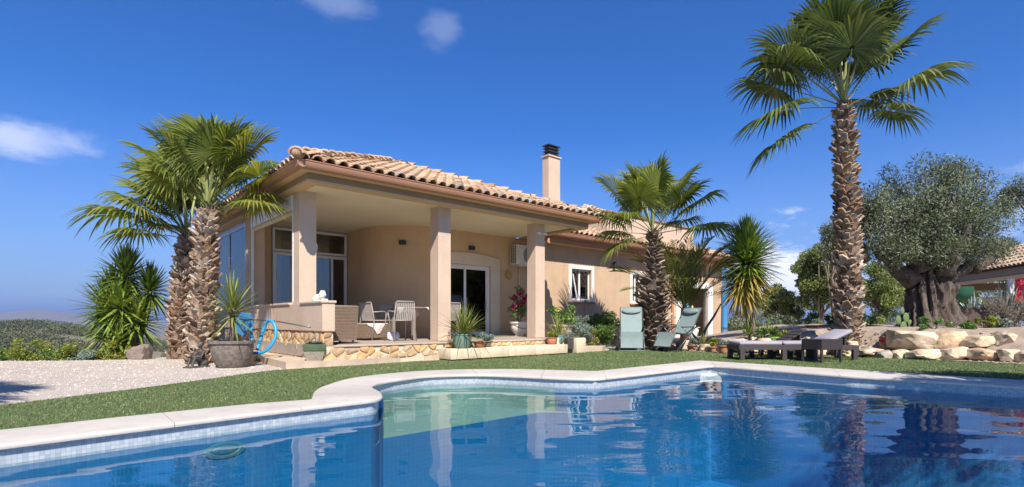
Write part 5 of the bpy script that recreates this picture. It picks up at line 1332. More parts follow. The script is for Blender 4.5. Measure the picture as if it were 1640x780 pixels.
def potplant(label, loc, h, rt, rb, pm, kind, pr=1.0, seed=1, cat='potted plant', group=None, name='potted_plant', **kw):
    t = thing(name, label, cat, loc, 0, group); potlathe(t, h, rt, rb, pm, **kw)
    if kind == 'bush': leaf_cloud('foliage', clumps_in(seed, 7, (0, 0, h+rt*.9*pr), (rt*.9*pr, rt*.9*pr, rt*.7*pr), rt*.42*pr, .9, .3), 700, .05, M['shrub'], seed, t, aspect=1.8, shell=.3)
    if kind == 'grey': leaf_cloud('foliage', clumps_in(seed, 7, (0, 0, h+rt*.6*pr), (rt*1.1*pr, rt*1.1*pr, rt*.5*pr), rt*.38*pr, .9, .3), 800, .04, M['grey_leaf'], seed, t, aspect=2.2, shell=.3)
    if kind == 'lime': leaf_cloud('foliage', clumps_in(seed, 6, (0, 0, h+rt*.8*pr), (rt*.9*pr, rt*.9*pr, rt*.7*pr), rt*.4*pr, .9, .3), 500, .06, M['lime'], seed, t, aspect=1.8, shell=.3)
    if kind == 'spiky': sword_leaves(t, (0, 0, h), int(26*pr), rt*2.1*pr, .013, seed, 25, 85, .15, name='leaf')
    if kind == 'rosette': rosette(t, (0, 0, h*.95), 40, rt*1.25*pr, M['succ'], seed)
    return t

# ------------------------------------------------------------ things on the terrace
def hthing(name, label, cat, u, v, z, rot=0, group=None): return thing(name, label, cat, HW(u, v, z), HROT+R(rot), group)
# large round stone pot with a yucca
t = thing('potted_yucca', 'yucca in a large mottled grey stone pot, beside the seated bronze figure', 'potted plant', G(372,588,-.022))
potlathe(t, .46, .335, .23, M['stonepot'], .025, 32, .03)
part('stem', MB().tube([(0,0,.36),(.01,0,.7),(.0,0,.98)], [.055,.04,.05], 10), M['bark2'], t, True)
sword_leaves(t, (0, 0, 1.05), 92, .62, .024, 5, -38, 85, .07, drop=.35)
part('skirt', MB().lathe([(.03,.86),(.075,.95),(.05,1.03),(.01,1.06)], 10), M['trunk'], t, True)
# green glazed square pot with rosette
t = thing('potted_succulent', 'green and mossy square pot with purple grey succulent, at the stone corner', 'potted plant', G(503,580,.10)+Vector((0,-.02,0)), .3)
t.location = G(504,577,.10)
part('pot', MB().add([(x*a, y*a, z) for z, a in ((0,.125),(.03,.135),(.17,.165),(.17,.172),(.27,.185),(.275,.165),(.24,.155)) for x, y in ((-1,-1),(1,-1),(1,1),(-1,1))], [(0,1,2,3)]+[(i*4+j, i*4+(j+1)%4, i*4+4+(j+1)%4, i*4+4+j) for i in range(2) for j in range(4)]), M['mosspot'], t, 30)
part('glazed_rim', MB().add([(x*a, y*a, z) for z, a in ((.165,.164),(.17,.174),(.27,.187),(.278,.185),(.278,.160),(.22,.155)) for x, y in ((-1,-1),(1,-1),(1,1),(-1,1))], [(i*4+j, i*4+(j+1)%4, i*4+4+(j+1)%4, i*4+4+j) for i in range(5) for j in range(4)]), M['green_glaze'], t, 30)
part('soil', MB().box(-.155,.155,-.155,.155,.2,.245), M['soil'], t)
for i, (x, y, s) in enumerate([(-.07,0,.13),(.06,-.05,.12),(.03,.07,.12),(.0,-.09,.09)]): rosette(t, (x, y, .27), 22, s, M['succ'], i)
# porch spiky plant in teal ribbed pot
t = thing('potted_yucca', 'spiky light green plant in a ribbed teal pot beside the middle column', 'potted plant', HW(2.52,-.27,.222))
part('pot', MB().lathe([(.12,0),(.135,.01),(.17,.10),(.185,.19),(.185,.26),(.195,.265),(.195,.29),(.17,.29),(.165,.25)], 40, wob=lambda a, z: 1+.02*math.cos(20*a)), M['teal'], t, 50)
part('soil', MB().lathe([(.165,.24),(.16,.27)], 20), M['soil'], t)
sword_leaves(t, (0,0,.30), 80, .62, .018, 9, 0, 82, .22, drop=.12); sword_leaves(t, (.08,.03,.32), 50, .60, .017, 19, 25, 85, .18, drop=.1)
leaf_cloud('underplant', [(-.2,-.05,.18,.10),(-.22,.05,.3,.08),(.12,-.12,.25,.08)], 300, .035, mat('purple_leaf',(.12,.07,.09),(.18,.12,.12),9), 3, t)
for i, (u_, v_, rr, lb_) in enumerate([(2.95,-.28,.13,'low clay bowl of reddish succulents right of the teal ribbed pot'),(3.2,-.2,.11,'small dark bowl of grey green succulents beside the low clay bowl')]):
    potplant(lb_, HW(u_, v_, .222), .13, rr, rr*.7, M['terracotta'] if i == 0 else M['stonepot'], 'grey', 1.1, 60+i)
# planters round the right column
cp = [('round terracotta pot with yellowish succulents at the foot of the right column', 5.22,-.24,.222,.15,.105,.075,'terracotta','lime',.9),
      ('teal pot with long grassy leaves right of the small white figurine', 5.52,-.06,.36,.20,.14,.10,'teal','spiky',1.9),
      ('dark round pot of grey green succulents on the step end', 5.78,-.10,.36,.10,.12,.10,'stonepot','grey',1.3),
      ]
cp[1] = (cp[1][0], 5.36, -.02, .344, *cp[1][4:])
t_ = potplant(cp[0][0], HW(5.08,-.25,.222), .16, .105, .08, M['terracotta'], 'lime', 1.2, 71, belly=.02)
t_ = potplant(cp[1][0], HW(5.33,-.2,.222), .22, .15, .11, M['teal'], 'spiky', 1.9, 72, belly=.03)
leaf_cloud('yellow_flowers', [(.02,0,.42,.10),(.14,.02,.34,.08)], 60, .04, M['yellow'], 4, t_)
leaf_cloud('foliage', [(-.06,0,.30,.12),(.1,0,.28,.12)], 500, .035, M['lime'], 4, t_)
t_ = potplant('shallow dark bowl of mixed grey green succulents on the block beside the right column', HW(5.93,-.22,.362), .10, .14, .10, M['stonepot'], 'grey', 1.7, 73)
t = thing('trough', 'dark long slate trough hanging over the step end', 'planter', HW(5.62,-.30,.10), HROT)
part('pot', MB().cbox(-.12,.10,-.06,.06,.0,.26,.012), M['bronze'], t)
leaf_cloud('foliage', [(0,0,.32,.10),(-.06,0,.28,.08),(.08,0,.34,.09)], 500, .035, M['grey_leaf'], 8, t)
t = thing('figurine', 'small white figurine between the terracotta and teal pots by the right column', 'figurine', HW(5.2,-.33,.222))
part('body', MB().lathe([(.035,0),(.04,.01),(.03,.05),(.022,.09),(.03,.10),(.032,.125),(.02,.15),(.002,.158)], 12), M['white_stone'], t, True)
t = thing('tall_planter', 'square stone planter with a round leafed jade bush against the wing wall', 'potted plant', HW(7.05,1.3,.10), HROT)
part('pot', MB().cbox(-.2,.2,-.2,.2,0,.52,.02).cbox(-.23,.23,-.23,.23,.50,.56,.015), M['mosspot'], t)
leaf_cloud('foliage', clumps_in(5, 12, (0,0,.88), (.32,.3,.28), .15, .9, .3), 1500, .065, M['shrub'], 6, t, aspect=1.3, shell=.3)
leaf_cloud('yellow_flowers', [(-.25,-.1,.98,.07)], 30, .05, M['yellow'], 4, t)
shrub('blue grey trailing succulent bush between the jade planter and round green bush', HW(7.55,.95,.05), (.30,.26,.52), 2600, .05, M['grey_leaf'], 141, ncl=14, aspect=3)
shrub('round glossy green bush under the first wing window', HW(8.75,1.45,-.01), (.72,.55,.62), 11000, .055, M['shrub'], 143, 'bush', 'bush', ncl=44, aspect=1.7, cr=.30)
shrub('low pale green plant at the left foot of the round bush', HW(8.0,.95,-.01), (.22,.2,.3), 900, .05, M['lime'], 145, 'plant', 'low_plant')
# garden tap on an upright below the window
t = thing('garden_tap', 'rusty upright pipe with a small tap below the first wing window', 'tap', HW(9.78,2.86,0), HROT)
part('pipe', MB().tube([(0,0,0),(0,0,1.36),(0,-.05,1.42)], .014, 8), M['gutter'], t, True)
part('tap', MB().cbox(-.03,.03,-.08,-.01,1.40,1.44,.005).tube([(0,-.07,1.41),(0,-.10,1.37)], .012, 8), M['bronze'], t)
# grey box beside the bush
t = thing('storage_box', 'low grey box with dark lid beside the round green bush', 'box', HW(10.55,1.9,-.0), HROT)
part('box', MB().cbox(-.28,.28,-.2,.2,0,.62,.02), mat('warm_grey',(.30,.26,.23),(.27,.23,.2),4), t)
part('lid', MB().cbox(-.31,.31,-.23,.23,.62,.66,.01), M['alu_dark'], t)
# wicker armchair seen from behind
def wicker_box(mb, x0, x1, y0, y1, z0, z1, n, s=.008):
    mb.box(x0, x1, y0, y1, z0, z1)
t = hthing('wicker_armchair', 'grey brown wicker armchair seen from behind, beside the parapet end', 'armchair', .45, .64, ZF)
mb = MB(); wx, wz = .285, .70
mb.prism([(-wx+.04, .06), (wx-.04, .06), (wx, wz), (-wx, wz)], 'y', -.03, .03)
part('backrest', mb, M['wicker'], t)
for i in range(24):          # woven bands
    z = .075+i*.0268; f = (z-.06)/(wz-.06); w2 = wx-.04*(1-f); mb = MB(); k = 26; vs = []
    for j in range(k+1):
        x = -w2-.006+(2*w2+.012)*j/k; y = -.034-(.008 if (j+i) % 2 else 0)
        vs += [(x, y, z-.011), (x, y-.005, z), (x, y, z+.011)]
    part('woven_band', MB().add(vs, [(j*3+q, j*3+q+1, j*3+4+q, j*3+3+q) for j in range(k) for q in (0, 1)]), M['wicker'], t)
part('side', MB().prism([(.03,.06),(.66,.06),(.70,.58),(.03,.70)], 'x', -wx+.02, -wx+.09), M['wicker'], t)
part('side', MB().prism([(.03,.06),(.66,.06),(.70,.58),(.03,.70)], 'x', wx-.09, wx-.02), M['wicker'], t)
part('seat', MB().cbox(-wx+.09, wx-.09, .03, .68, .12, .32, .02), M['wicker'], t)
part('cushion', MB().cbox(-wx+.10, wx-.10, .05, .68, .325, .44, .04), M['cushion'], t, 40)
part('top_rim', MB().tube([(-wx,0,wz),(wx,0,wz)], .022, 8), M['wicker'], t, True)
for x in (-wx+.09, wx-.09):
    for y in (.0, .6): part('foot', MB().tube([(x,y,0),(x,y,.08)], .022, 8), M['black'], t)
t = hthing('wicker_ottoman', 'low wicker footstool with a draped cloth between armchair and dining chairs', 'footstool', 1.75, 2.2, ZF, 8)
part('base', MB().cbox(-.34,.34,-.3,.3,.04,.36,.02), M['wicker'], t)
for i in range(9): part('woven_band', MB().cbox(-.347,.347,-.307,-.298,.06+i*.034,.085+i*.034,.003), M['wicker'], t)
part('cloth', MB().prism([(-.30,.37),(.26,.37),(.16,.33),(.05,.16),(-.02,.13),(-.12,.27),(-.26,.33)], 'y', -.325, -.312).cbox(-.30,.26,-.32,.2,.362,.376,.004), M['cloth'], t)
# dining table with cloth
t = hthing('dining_table', 'dining table with taupe metal legs behind the strap backed chairs', 'table', 3.1, 2.0, ZF, 6)
part('tabletop', MB().cbox(-.72,.72,-.45,.45,.71,.74,.006), M['taupe'], t)
for x in (-.66,.66):
    for y in (-.39,.39): part('leg', MB().cbox(x-.035,x+.035,y-.035,y+.035,0,.708,.006), M['taupe'], t)
t2 = hthing('tablecloth', 'pale patterned tablecloth with red brown corner draped over the dining table', 'tablecloth', 3.1, 2.0, ZF+.742, 6)
vs = []; n_ = 28
for i in range(n_+1):
    for j in range(n_+1):
        x, y = -.55+1.1*i/n_, -.55+1.1*j/n_; a = R(45); X, Y = x*math.cos(a)-y*math.sin(a), x*math.sin(a)+y*math.cos(a); X *= 1.15
        dz = 0; ox = max(0, abs(X)-.725); oy = max(0, abs(Y)-.455)
        dz = -(ox+oy)*.95; Xc = max(-.735, min(.735, X)); Yc = max(-.465, min(.465, Y)); Yc += (.02*math.sin(X*20)*min(1, oy*8))*(1 if Y > 0 else -1)
        vs.append((Xc, Yc, .003+dz))
part('cloth', MB().add(vs, [(i*(n_+1)+j, (i+1)*(n_+1)+j, (i+1)*(n_+1)+j+1, i*(n_+1)+j+1) for i in range(n_) for j in range(n_)]), M['cloth'], t2, True)
for nm, lb_, c_, u_, v_ in (('cup','small dark cup near the left of the tablecloth',M['bronze'],3.15,1.75),('bowl','low red bowl at the right of the tablecloth',M['red_cloth'],3.42,1.85)):
    q = part(nm, MB().lathe([(.03,0),(.045,.03),(.05,.07),(.045,.07),(.03,.01)], 14), c_, None, True, loc=HW(u_, v_, ZF+.746)); tag(q, lb_, nm)
def strap_chair():
    t = thing('dining_chair', 'taupe strap backed chair with its back to the pool, nearest the footstool', 'chair')
    for s in (-1, 1):
        part('leg', MB().tube([(s*.245,-.30,0),(s*.225,-.22,.44),(s*.20,-.285,.82)], .014, 8), M['taupe'], t, True)
        part('leg', MB().tube([(s*.245,.27,0),(s*.23,.22,.44),(s*.235,.16,.62)], .014, 8), M['taupe'], t, True)
        part('armrest', MB().tube([(s*.235,.17,.62),(s*.24,.0,.635),(s*.215,-.255,.62)], .014, 8), M['taupe'], t, True)
    part('seat', MB().cbox(-.22,.22,-.22,.23,.425,.45,.008), M['strap'], t)
    part('seat_frame', MB().tube([(-.23,.235,.437),(.23,.235,.437)], .013, 8).tube([(-.23,-.22,.437),(.23,-.22,.437)], .013, 8), M['taupe'], t, True)
    part('back_frame', MB().tube([(-.20,-.285,.81),(-.19,-.288,.832),(.19,-.288,.832),(.20,-.285,.81)], .015, 8), M['taupe'], t, True)
    for i in range(9):
        x = -.16+.04*i; part('strap', MB().add([(x-.013,-.283,.825),(x+.013,-.283,.825),(x*1.02+.013,-.255,.62),(x*1.02-.013,-.255,.62),(x+.013,-.215,.45),(x-.013,-.215,.45)]+[(x-.013,-.277,.825),(x+.013,-.277,.825),(x*1.02+.013,-.249,.62),(x*1.02-.013,-.249,.62),(x+.013,-.209,.45),(x-.013,-.209,.45)],
            [(0,1,2,3),(3,2,4,5),(6,9,8,7),(9,11,10,8),(0,3,9,6),(1,7,8,2),(3,5,11,9),(2,8,10,4)]), M['strap'], t)
    return t
ch0 = strap_chair(); GC = 'taupe strap backed chairs round the dining table'
ch0.location = HW(1.96,1.22,ZF); ch0.rotation_euler.z = HROT+R(-6); ch0['group'] = GC
for u_, v_, rr, lb_ in ((1.85,2.15,ZF and -75,'taupe strap backed chair at the left end of the dining table'),(3.15,1.25,5,'taupe strap backed chair half hidden by the middle column'),(2.6,2.75,182,'taupe strap backed chair on the far side of the dining table')):
    c = copytree(ch0); c.location = HW(u_, v_, ZF); c.rotation_euler.z = HROT+R(rr); c['label'] = lb_
# white bag on the floor
q = put('bag', rock_me(.30,.24,.22,505,mat('white_bag',(.62,.60,.64),(.40,.36,.48),14,.8),3,8,.12), None, loc=HW(1.95,1.5,ZF+.10)); tag(q, 'crumpled white and lilac bag on the floor under the dining chairs', 'bag')
def remeshed(name, mb, m_, parent, vox=.008, **k):
    o = part(name, mb, m_, parent, True, **k); md = o.modifiers.new('remesh', 'REMESH'); md.mode = 'VOXEL'; md.voxel_size = vox; md.use_smooth_shade = True
    sm = o.modifiers.new('smooth', 'SMOOTH'); sm.iterations = 2; return o
# lion sculpture on the parapet
t = hthing('lion_statue', 'white cast stone lion lying on the parapet end', 'statue', -.08, .36, 1.12, 0)
mb = MB(); mb.sphere((0,.10,.10),(.085,.17,.09)).sphere((0,-.06,.15),(.10,.09,.115)).sphere((0,-.12,.18),(.06,.06,.06)).sphere((0,-.17,.155),(.035,.045,.03)).sphere((.05,-.15,.03),(.03,.09,.03)).sphere((-.05,-.15,.03),(.03,.09,.03)).sphere((.075,.20,.05),(.04,.09,.05)).sphere((-.075,.20,.05),(.04,.09,.05)).tube([(0,.26,.08),(.05,.32,.04),(.10,.28,.02)],[.018,.014,.02],8).box(-.10,.10,-.22,.32,0,.018)
rr_ = random.Random(3)
for i in range(34):
    a = rr_.uniform(0,6.28); b_ = rr_.uniform(-.6,1.3); mb.sphere((math.cos(a)*math.cos(b_)*.10, -.06+rr_.uniform(-.05,.05)-abs(math.sin(a))*.02, .16+math.sin(b_)*.10), rr_.uniform(.018,.03), 8, 6)
mb.sphere((.045,-.12,.24),.016,8,6).sphere((-.045,-.12,.24),.016,8,6)
remeshed('body', mb, M['white_stone'], t, .007); t.rotation_euler.z = HROT+R(20); t.scale = (.62,.62,.66)
# seated bronze figure
t = thing('garden_statue', 'small dark bronze seated figure between the palm trunks and the stone pot', 'statue', G(322,588,-.022), R(-25))
mb = MB(); mb.tube([(0,0,.10),(0,.01,.20),(0,-.01,.29)],[.065,.055,.06],10).sphere((0,-.015,.375),(.042,.046,.052)).tube([(0,-.01,.29),(0,-.015,.35)],[.028,.024],8)
for s in (-1,1):
    mb.tube([(s*.04,0,.11),(s*.065,-.15,.17),(s*.05,-.20,.02),(s*.05,-.25,.015)],[.04,.032,.022,.02],8)
    mb.tube([(s*.075,0,.27),(s*.10,-.06,.19),(s*.05,-.15,.19)],[.024,.02,.018],8).sphere((s*.045,-.165,.19),(.022,.024,.018))
mb.sphere((0,-.058,.372),(.010,.012,.012),8,6).box(-.10,.10,-.26,.10,-.01,.02).sphere((0,.04,.07),(.10,.09,.07)).sphere((0,.0,.395),(.046,.044,.044))
remeshed('body', mb, M['bronze'], t, .007)
# pool vacuum hose, net and pole
t = thing('pool_hose', 'bright blue pool hose looped against the low stone wall', 'hose', G(430,566,.10))
def wp_(px, py, Y): return W(px, py, Y)-G(430,566,.10)
Yh = 9.55
hp_ = [(385,520,9.9),(395,512,9.9),(402,525,9.75),(403,548,9.6),(400,563,9.5),(418,565,9.4),(432,556,9.4),(441,540,9.45),(441,524,9.5),(435,514,9.55),(428,515,9.6),(422,528,9.6),(416,548,9.55),(412,560,9.5)]
part('hose', MB().tube(catmull([wp_(*p) for p in hp_], 6), .030, 12), M['hose'], t, True)
t = thing('pool_net', 'dark blue leaf net and its grey pole leaning along the parapet', 'pool net', G(400,560,.10))
def wq(px, py, Y): return W(px, py, Y)-G(400,560,.10)
part('pole', MB().tube([wq(384,511,9.9), wq(440,514,9.55), wq(497,524,8.95)], .013, 8), M['alu_dark'], t, True)
part('net', MB().prism([(-.16,-.2),(.14,-.22),(.18,.1),(.05,.25),(-.12,.18)], 'y', -.03, .03), M['blue'], t, loc=wq(389,518,10.1), rot=(.3,.5,.3))
part('upright', MB().tube([wq(441,524,9.5), wq(444,500,9.5)], .008, 6), M['gutter'], t)
# bougainvillea in ornate pot
t = hthing('potted_bougainvillea', 'magenta bougainvillea in an ornate pale urn beside the sliding door', 'potted plant', 6.22, 2.15, ZF)
part('pot', MB().lathe([(.12,0),(.13,.02),(.11,.05),(.17,.10),(.23,.18),(.245,.26),(.23,.31),(.25,.34),(.27,.36),(.27,.40),(.24,.40),(.22,.36)], 32, wob=lambda a, z: 1+(.025*math.cos(8*a) if .1 < z < .3 else 0)), M['white_stone'], t, 40)
part('soil', MB().lathe([(.22,.3),(.21,.37)], 20), M['soil'], t)
part('handle', MB().tube([(-.24,-.05,.33),(-.18,-.18,.24),(-.02,-.25,.2),(.14,-.2,.24),(.22,-.08,.33)], .014, 8), M['mosspot'], t, True)
mb = MB(); cl = []
for i, (x, y, z) in enumerate([(-.22,0,1.05),(-.10,-.1,1.3),(.05,0,1.15),(.25,-.05,1.1),(.3,.1,.8),(-.28,.05,.75),(0,-.15,.9),(.15,.1,1.25)]):
    limb(mb, (0,0,.35), (x, y, z), .014, .005, i, 5, .07); cl.append((x, y, z, .13)); cl.append((x*.6, y*.6, .35+(z-.35)*.6, .11))
part('branches', mb, M['bark2'], t); leaf_cloud('foliage', cl, 800, .07, M['shrub'], 5, t, aspect=1.5, shell=.3)
fl = [(-.22,-.05,1.05,.10),(-.08,-.12,1.22,.10),(.0,-.15,.92,.13),(.28,-.05,1.12,.09),(-.25,-.05,.82,.09),(.12,-.1,1.02,.10),(.32,-.02,.74,.08)]
leaf_cloud('flowers', fl, 420, .065, M['magenta'], 6, t, aspect=1.2, shell=.3)
t = hthing('wall_table', 'dark folded slatted chair standing in shade behind the right column', 'folding chair', 6.75, 2.0, ZF)
for i in range(6): part('slat', MB().cbox(-.2+i*.07,-.16+i*.07,-.02,.0,.02,.62,.004), M['taupe'], t)
part('crossbar', MB().cbox(-.22,.22,0,.02,.5,.54,.004).cbox(-.22,.22,0,.02,.1,.14,.004), M['taupe'], t)
t.name = 'folding_chair'
# wall things
def wlamp(label, u_, v_, z, rot):
    t = hthing('wall_lamp', label, 'wall lamp', u_, v_, z, rot); part('housing', MB().cbox(-.09,.09,-.075,.0,-.055,.055,.006), M['black'], t); part('mount', MB().cbox(-.05,.05,-.02,.03,-.04,.04,.004), M['black'], t)
wlamp('black box wall lamp on the curved porch wall', 4.1-1.45*math.cos(R(52)), 4.45-1.45*math.sin(R(52)), CH+(HZ-389)/FP*13.75, -38)
wlamp('black box wall lamp above the sliding door', 5.18, WV-.003, CH+(HZ-397)/FP*14.7, 0)
t = hthing('wall_lamp', 'small round black lamp on the wing wall between its two windows', 'wall lamp', 11.49, WV-.003, CH+2.02)
part('housing', MB().tube([(0,0,0),(0,-.10,0)], .03, 10).tube([(0,-.09,.06),(0,-.09,-.10)], .055, 12), M['black'], t, 40)
t = hthing('wall_lamp', 'white oval lamp on the side of the corner column', 'wall lamp', .2, 1.45, CH+(HZ-391)/FP*9.9, 90)
part('housing', MB().sphere((0,-.02,0),(.06,.05,.10),14,10), M['white_stone'], t, True)
t.location = HW(.20,1.42,CH+1.42)
t = hthing('wall_plaque', 'small tan ceramic plaque high on the curved wall by the middle column', 'plaque', 3.95, 2.97, CH+.98)
part('plate', MB().cbox(-.05,.05,-.03,.0,-.11,.11,.01), M['gold'], t)
t = hthing('sun_ornament', 'gold ceramic sun face ornament on the wall beside the door', 'wall ornament', 6.55, WV-.002, CH+1.35)
part('face', MB().tube([(0,0,0),(0,-.035,0)], [.10,.09], 20).sphere((0,-.04,0),(.02,.02,.03),8,6), M['gold'], t, 40)
for i in range(12):
    a = R(30*i); c_, s_ = math.cos(a), math.sin(a); part('ray', MB().prism([(c_*.10-s_*.025, s_*.10+c_*.025), (c_*.17, s_*.17), (c_*.10+s_*.025, s_*.10-c_*.025)], 'y', -.02, -.004), M['gold'], t)
for i, (x_, y_, z_, lb_) in enumerate([(857,373,1.66,'white swivel spotlight at the top left corner of the right column'),(868,373,1.66,'white swivel spotlight at the top of the right column front')]):
    t = hthing('spotlight', lb_, 'spotlight', (5.60,5.79)[i], .79, CH+2.18); part('bracket', MB().tube([(0,.01,0),(0,-.06,.02)], .012, 8), M['white_alu'], t); part('head', MB().tube([(-.02,-.05,.03),(.05,-.12,.0)], [.028,.036], 12), M['white_stone'], t, 40)
t = hthing('spotlight', 'terracotta coloured spotlight on the left end of the wing eave', 'spotlight', 7.75, 2.52, CH+2.38); part('head', MB().tube([(0,.0,.12),(-.10,-.1,-.08)], [.035,.05], 12), M['sill'], t, 40)
# air conditioner on the porch wall
t = hthing('air_conditioner', 'white outdoor air conditioning unit on the porch wall behind the right column', 'air conditioner', 7.0, WV-.34, CH+(HZ-423)/FP*15.3)
part('casing', MB().cbox(-.42,.42,0,.29,0,.60,.015), M['white_stone'], t, 40)
part('fan_grille', MB().tube([(.10,-.002,.30),(.10,-.012,.30)], .25, 28), M['alu_dark'], t, 40)
for i in range(6): 
    rr = .04+.038*i; mbb = MB(); k = 28; mbb.tube([(.10+rr*math.cos(2*math.pi*j/k), -.016, .30+rr*math.sin(2*math.pi*j/k)) for j in range(k+1)], .004, 5, False); part('grille_ring', mbb, M['white_alu'], t)
for i in range(9):
    for j in range(3): part('vent_slot', MB().box(-.424,-.419,.04+j*.08,.09+j*.08,.06+i*.058,.10+i*.058), M['black'], t)
part('bracket', MB().cbox(-.32,-.28,-.02,.34,-.05,-.002,.004).cbox(.28,.32,-.02,.34,-.05,-.002,.004).cbox(-.32,.32,-.01,.02,-.045,-.01,.004), M['cream_trim'], t)
part('pipe', MB().tube([(-.05,.28,0),(-.05,.30,-.2),(-.05,.31,-1.6)], .022, 8), M['cream_trim'], t, True)
# ------------------------------------------------------------ recliners on the lawn
def recliner(label, loc, rz, back_a, leg_a, seat_a, lift):
    t = thing('recliner_chair', label, 'recliner', loc, rz, 'pale green reclining garden chairs')
    wv = .29
    # side profile in y (forward = -y), z; sling panels follow it
    hipy, hipz = .12, .42; kny, knz = -.38, .50+lift
    def panel(name, a, b, w_, th=.016, sag=.02, k=8):
        a, b = Vector((0, *a)), Vector((0, *b)); d = (b-a).normalized(); nn = Vector((1,0,0)).cross(d); vs = []
        for i in range(k+1):
            s = i/k; c = a.lerp(b, s)-nn*sag*math.sin(math.pi*s)*(1 if nn.z > 0 else -1)
            for q in (-1, 1): vs += [c+Vector((q*w_, 0, 0))+nn*th/2, c+Vector((q*w_, 0, 0))-nn*th/2]
        fs = []
        for i in range(k):
            e = i*4; fs += [(e, e+2, e+6, e+4), (e+1, e+5, e+7, e+3), (e, e+4, e+5, e+1), (e+2, e+3, e+7, e+6)]
        fs += [(0,1,3,2), (k*4, k*4+2, k*4+3, k*4+1)]
        return part(name, MB().add(vs, fs), M['sling'], t, 50)
    bt = (hipy+.80*math.cos(R(back_a)), hipz+.80*math.sin(R(back_a)))
    panel('backrest', (hipy+.02, hipz+.03), bt, wv-.02)
    panel('seat', (kny+.02, knz), (hipy-.01, hipz+.01), wv-.02)
    ft = (kny-.40*math.cos(R(leg_a)), knz-.40*math.sin(R(leg_a)))
    panel('footrest', (kny-.01, knz-.01), ft, wv-.02)
    d = Vector((0, bt[0]-hipy, bt[1]-hipz)).normalized(); c = Vector((0, *bt))-d*.12; nn = Vector((1,0,0)).cross(d); nn = nn if nn.y < 0 else -nn
    mb = MB(); mb.m = Matrix.Translation(c+nn*.035) @ d.to_track_quat('Z', 'Y').to_matrix().to_4x4(); mb.sphere((0,0,0),(.25,.04,.085) if False else (.25,.035,.085),16,10); part('headrest', mb, M['sling'], t, True)
    for s in (-1, 1):
        x = s*wv
        part('side_rail', MB().tube([(x, *bt), (x, hipy+.03, hipz+.03), (x, hipy-.03, hipz), (x, kny, knz), (x, *ft)], .0125, 8), M['alu_dark'], t, True)
        part('leg', MB().tube([(x*1.08, .46, .0), (x*1.08, -.16, .60)], .0125, 8), M['alu_dark'], t, True)
        part('leg', MB().tube([(x*1.08, -.42, .0), (x*1.08, .30, .60)], .0125, 8), M['alu_dark'], t, True)
        part('armrest', MB().cbox(x*1.08-.025, x*1.08+.025, -.22, .34, .60, .625, .01), M['black'], t)
    part('crossbar', MB().tube([(-wv*1.08,-.42,.012),(wv*1.08,-.42,.012)], .012, 8).tube([(-wv*1.08,.46,.012),(wv*1.08,.46,.012)], .012, 8), M['alu_dark'], t)
    part('end_bar', MB().tube([(-wv, *ft),(wv, *ft)], .0125, 8).tube([(-wv, *bt),(wv, *bt)], .0125, 8), M['alu_dark'], t)
    return t
c1 = G(1015,562,0); recliner('pale green recliner facing the pool, upright in front of the shaggy palm', c1+Vector((0,.25,0)), R(-12), 62, 78, 0, -.02)
c2 = G(1082,563,0); recliner('pale green recliner turned sideways with its back to the garage opening', c2+Vector((.12,.2,0)), R(-60), 58, 62, 0, -.02)
# ------------------------------------------------------------ dark resin sun loungers and rattan table
def lounger(label, a, b, back, cush=True):
    a, b = Vector(a), Vector(b); d = (b-a); Ln = d.length; rz = math.atan2(d.y, d.x)
    t = thing('sun_lounger', label, 'sun lounger', a, rz, 'dark resin sun loungers on the lawn')
    wd = .62; z0 = .20; z1 = .29
    part('side_rail', MB().cbox(0, Ln, 0, .05, z0, z1, .006), M['resin'], t); part('side_rail', MB().cbox(0, Ln, wd-.05, wd, z0, z1, .006), M['resin'], t)
    part('end_rail', MB().cbox(0, .05, .05, wd-.05, z0, z1, .006), M['resin'], t); part('end_rail', MB().cbox(Ln-.05, Ln, .05, wd-.05, z0, z1, .006), M['resin'], t)
    for x in (.02, Ln*.36, Ln*.62, Ln-.11):
        for y in (-.006, wd-.074): part('leg', MB().cbox(x, x+.09, y, y+.08, 0, z1+.004, .006), M['resin'], t)
    for i in range(11): 
        x = .07+i*.118
        if x < Ln-.66: part('slat', MB().cbox(x, x+.10, .05, wd-.05, z1-.03, z1-.01, .004), M['resin'], t)
    hx = Ln-.60
    bk = MB()
    for i in range(5): bk.cbox(i*.12, i*.12+.10, .05, wd-.05, -.012, .012, .004)
    o = part('backrest', bk, M['resin'], t, loc=(hx, 0, z1), rot=(0, R(-back), 0))
    part('prop', MB().cbox(hx+.38, hx+.41, .1, .5, z0, z1+.38*math.sin(R(back)), .005), M['resin'], t)
    if cush:
        for x0, x1 in ((.02, hx*.5-.01), (hx*.5+.01, hx)):
            part('cushion', MB().cbox(x0, x1, .02, wd-.02, z1, z1+.075, .03), M['cushion'], t, 60)
        part('cushion', MB().cbox(0, .57, .02, wd-.02, .015, .09, .03), M['cushion'], t, 60, loc=(hx, 0, z1), rot=(0, R(-back), 0))
    return t
lounger('long dark sun lounger with lilac grey cushion and raised head end, nearest the pool', G(1184,577,0), G(1376,577,0), 25)
lounger('second dark sun lounger close behind the cushioned one, its bare back rest raised', G(1184,577,0)+Vector((.55,.80,0)), G(1376,577,0)+Vector((-.45,.80,0)), 30, False)
t = thing('side_table', 'small square dark rattan side table in front of the sun lounger', 'side table', G(1325,581,0)+Vector((0,.18,0)), R(20))
for x in (-.24,.24):
    for y in (-.2,.2): part('leg', MB().cbox(x-.02,x+.02,y-.02,y+.02,0,.26,.004), M['resin'], t)
part('tabletop', MB().cbox(-.265,.265,-.225,.225,.415,.43,.005), M['resin'], t)
part('apron', MB().cbox(-.255,.255,-.215,.215,.245,.414,.005), M['resin'], t)
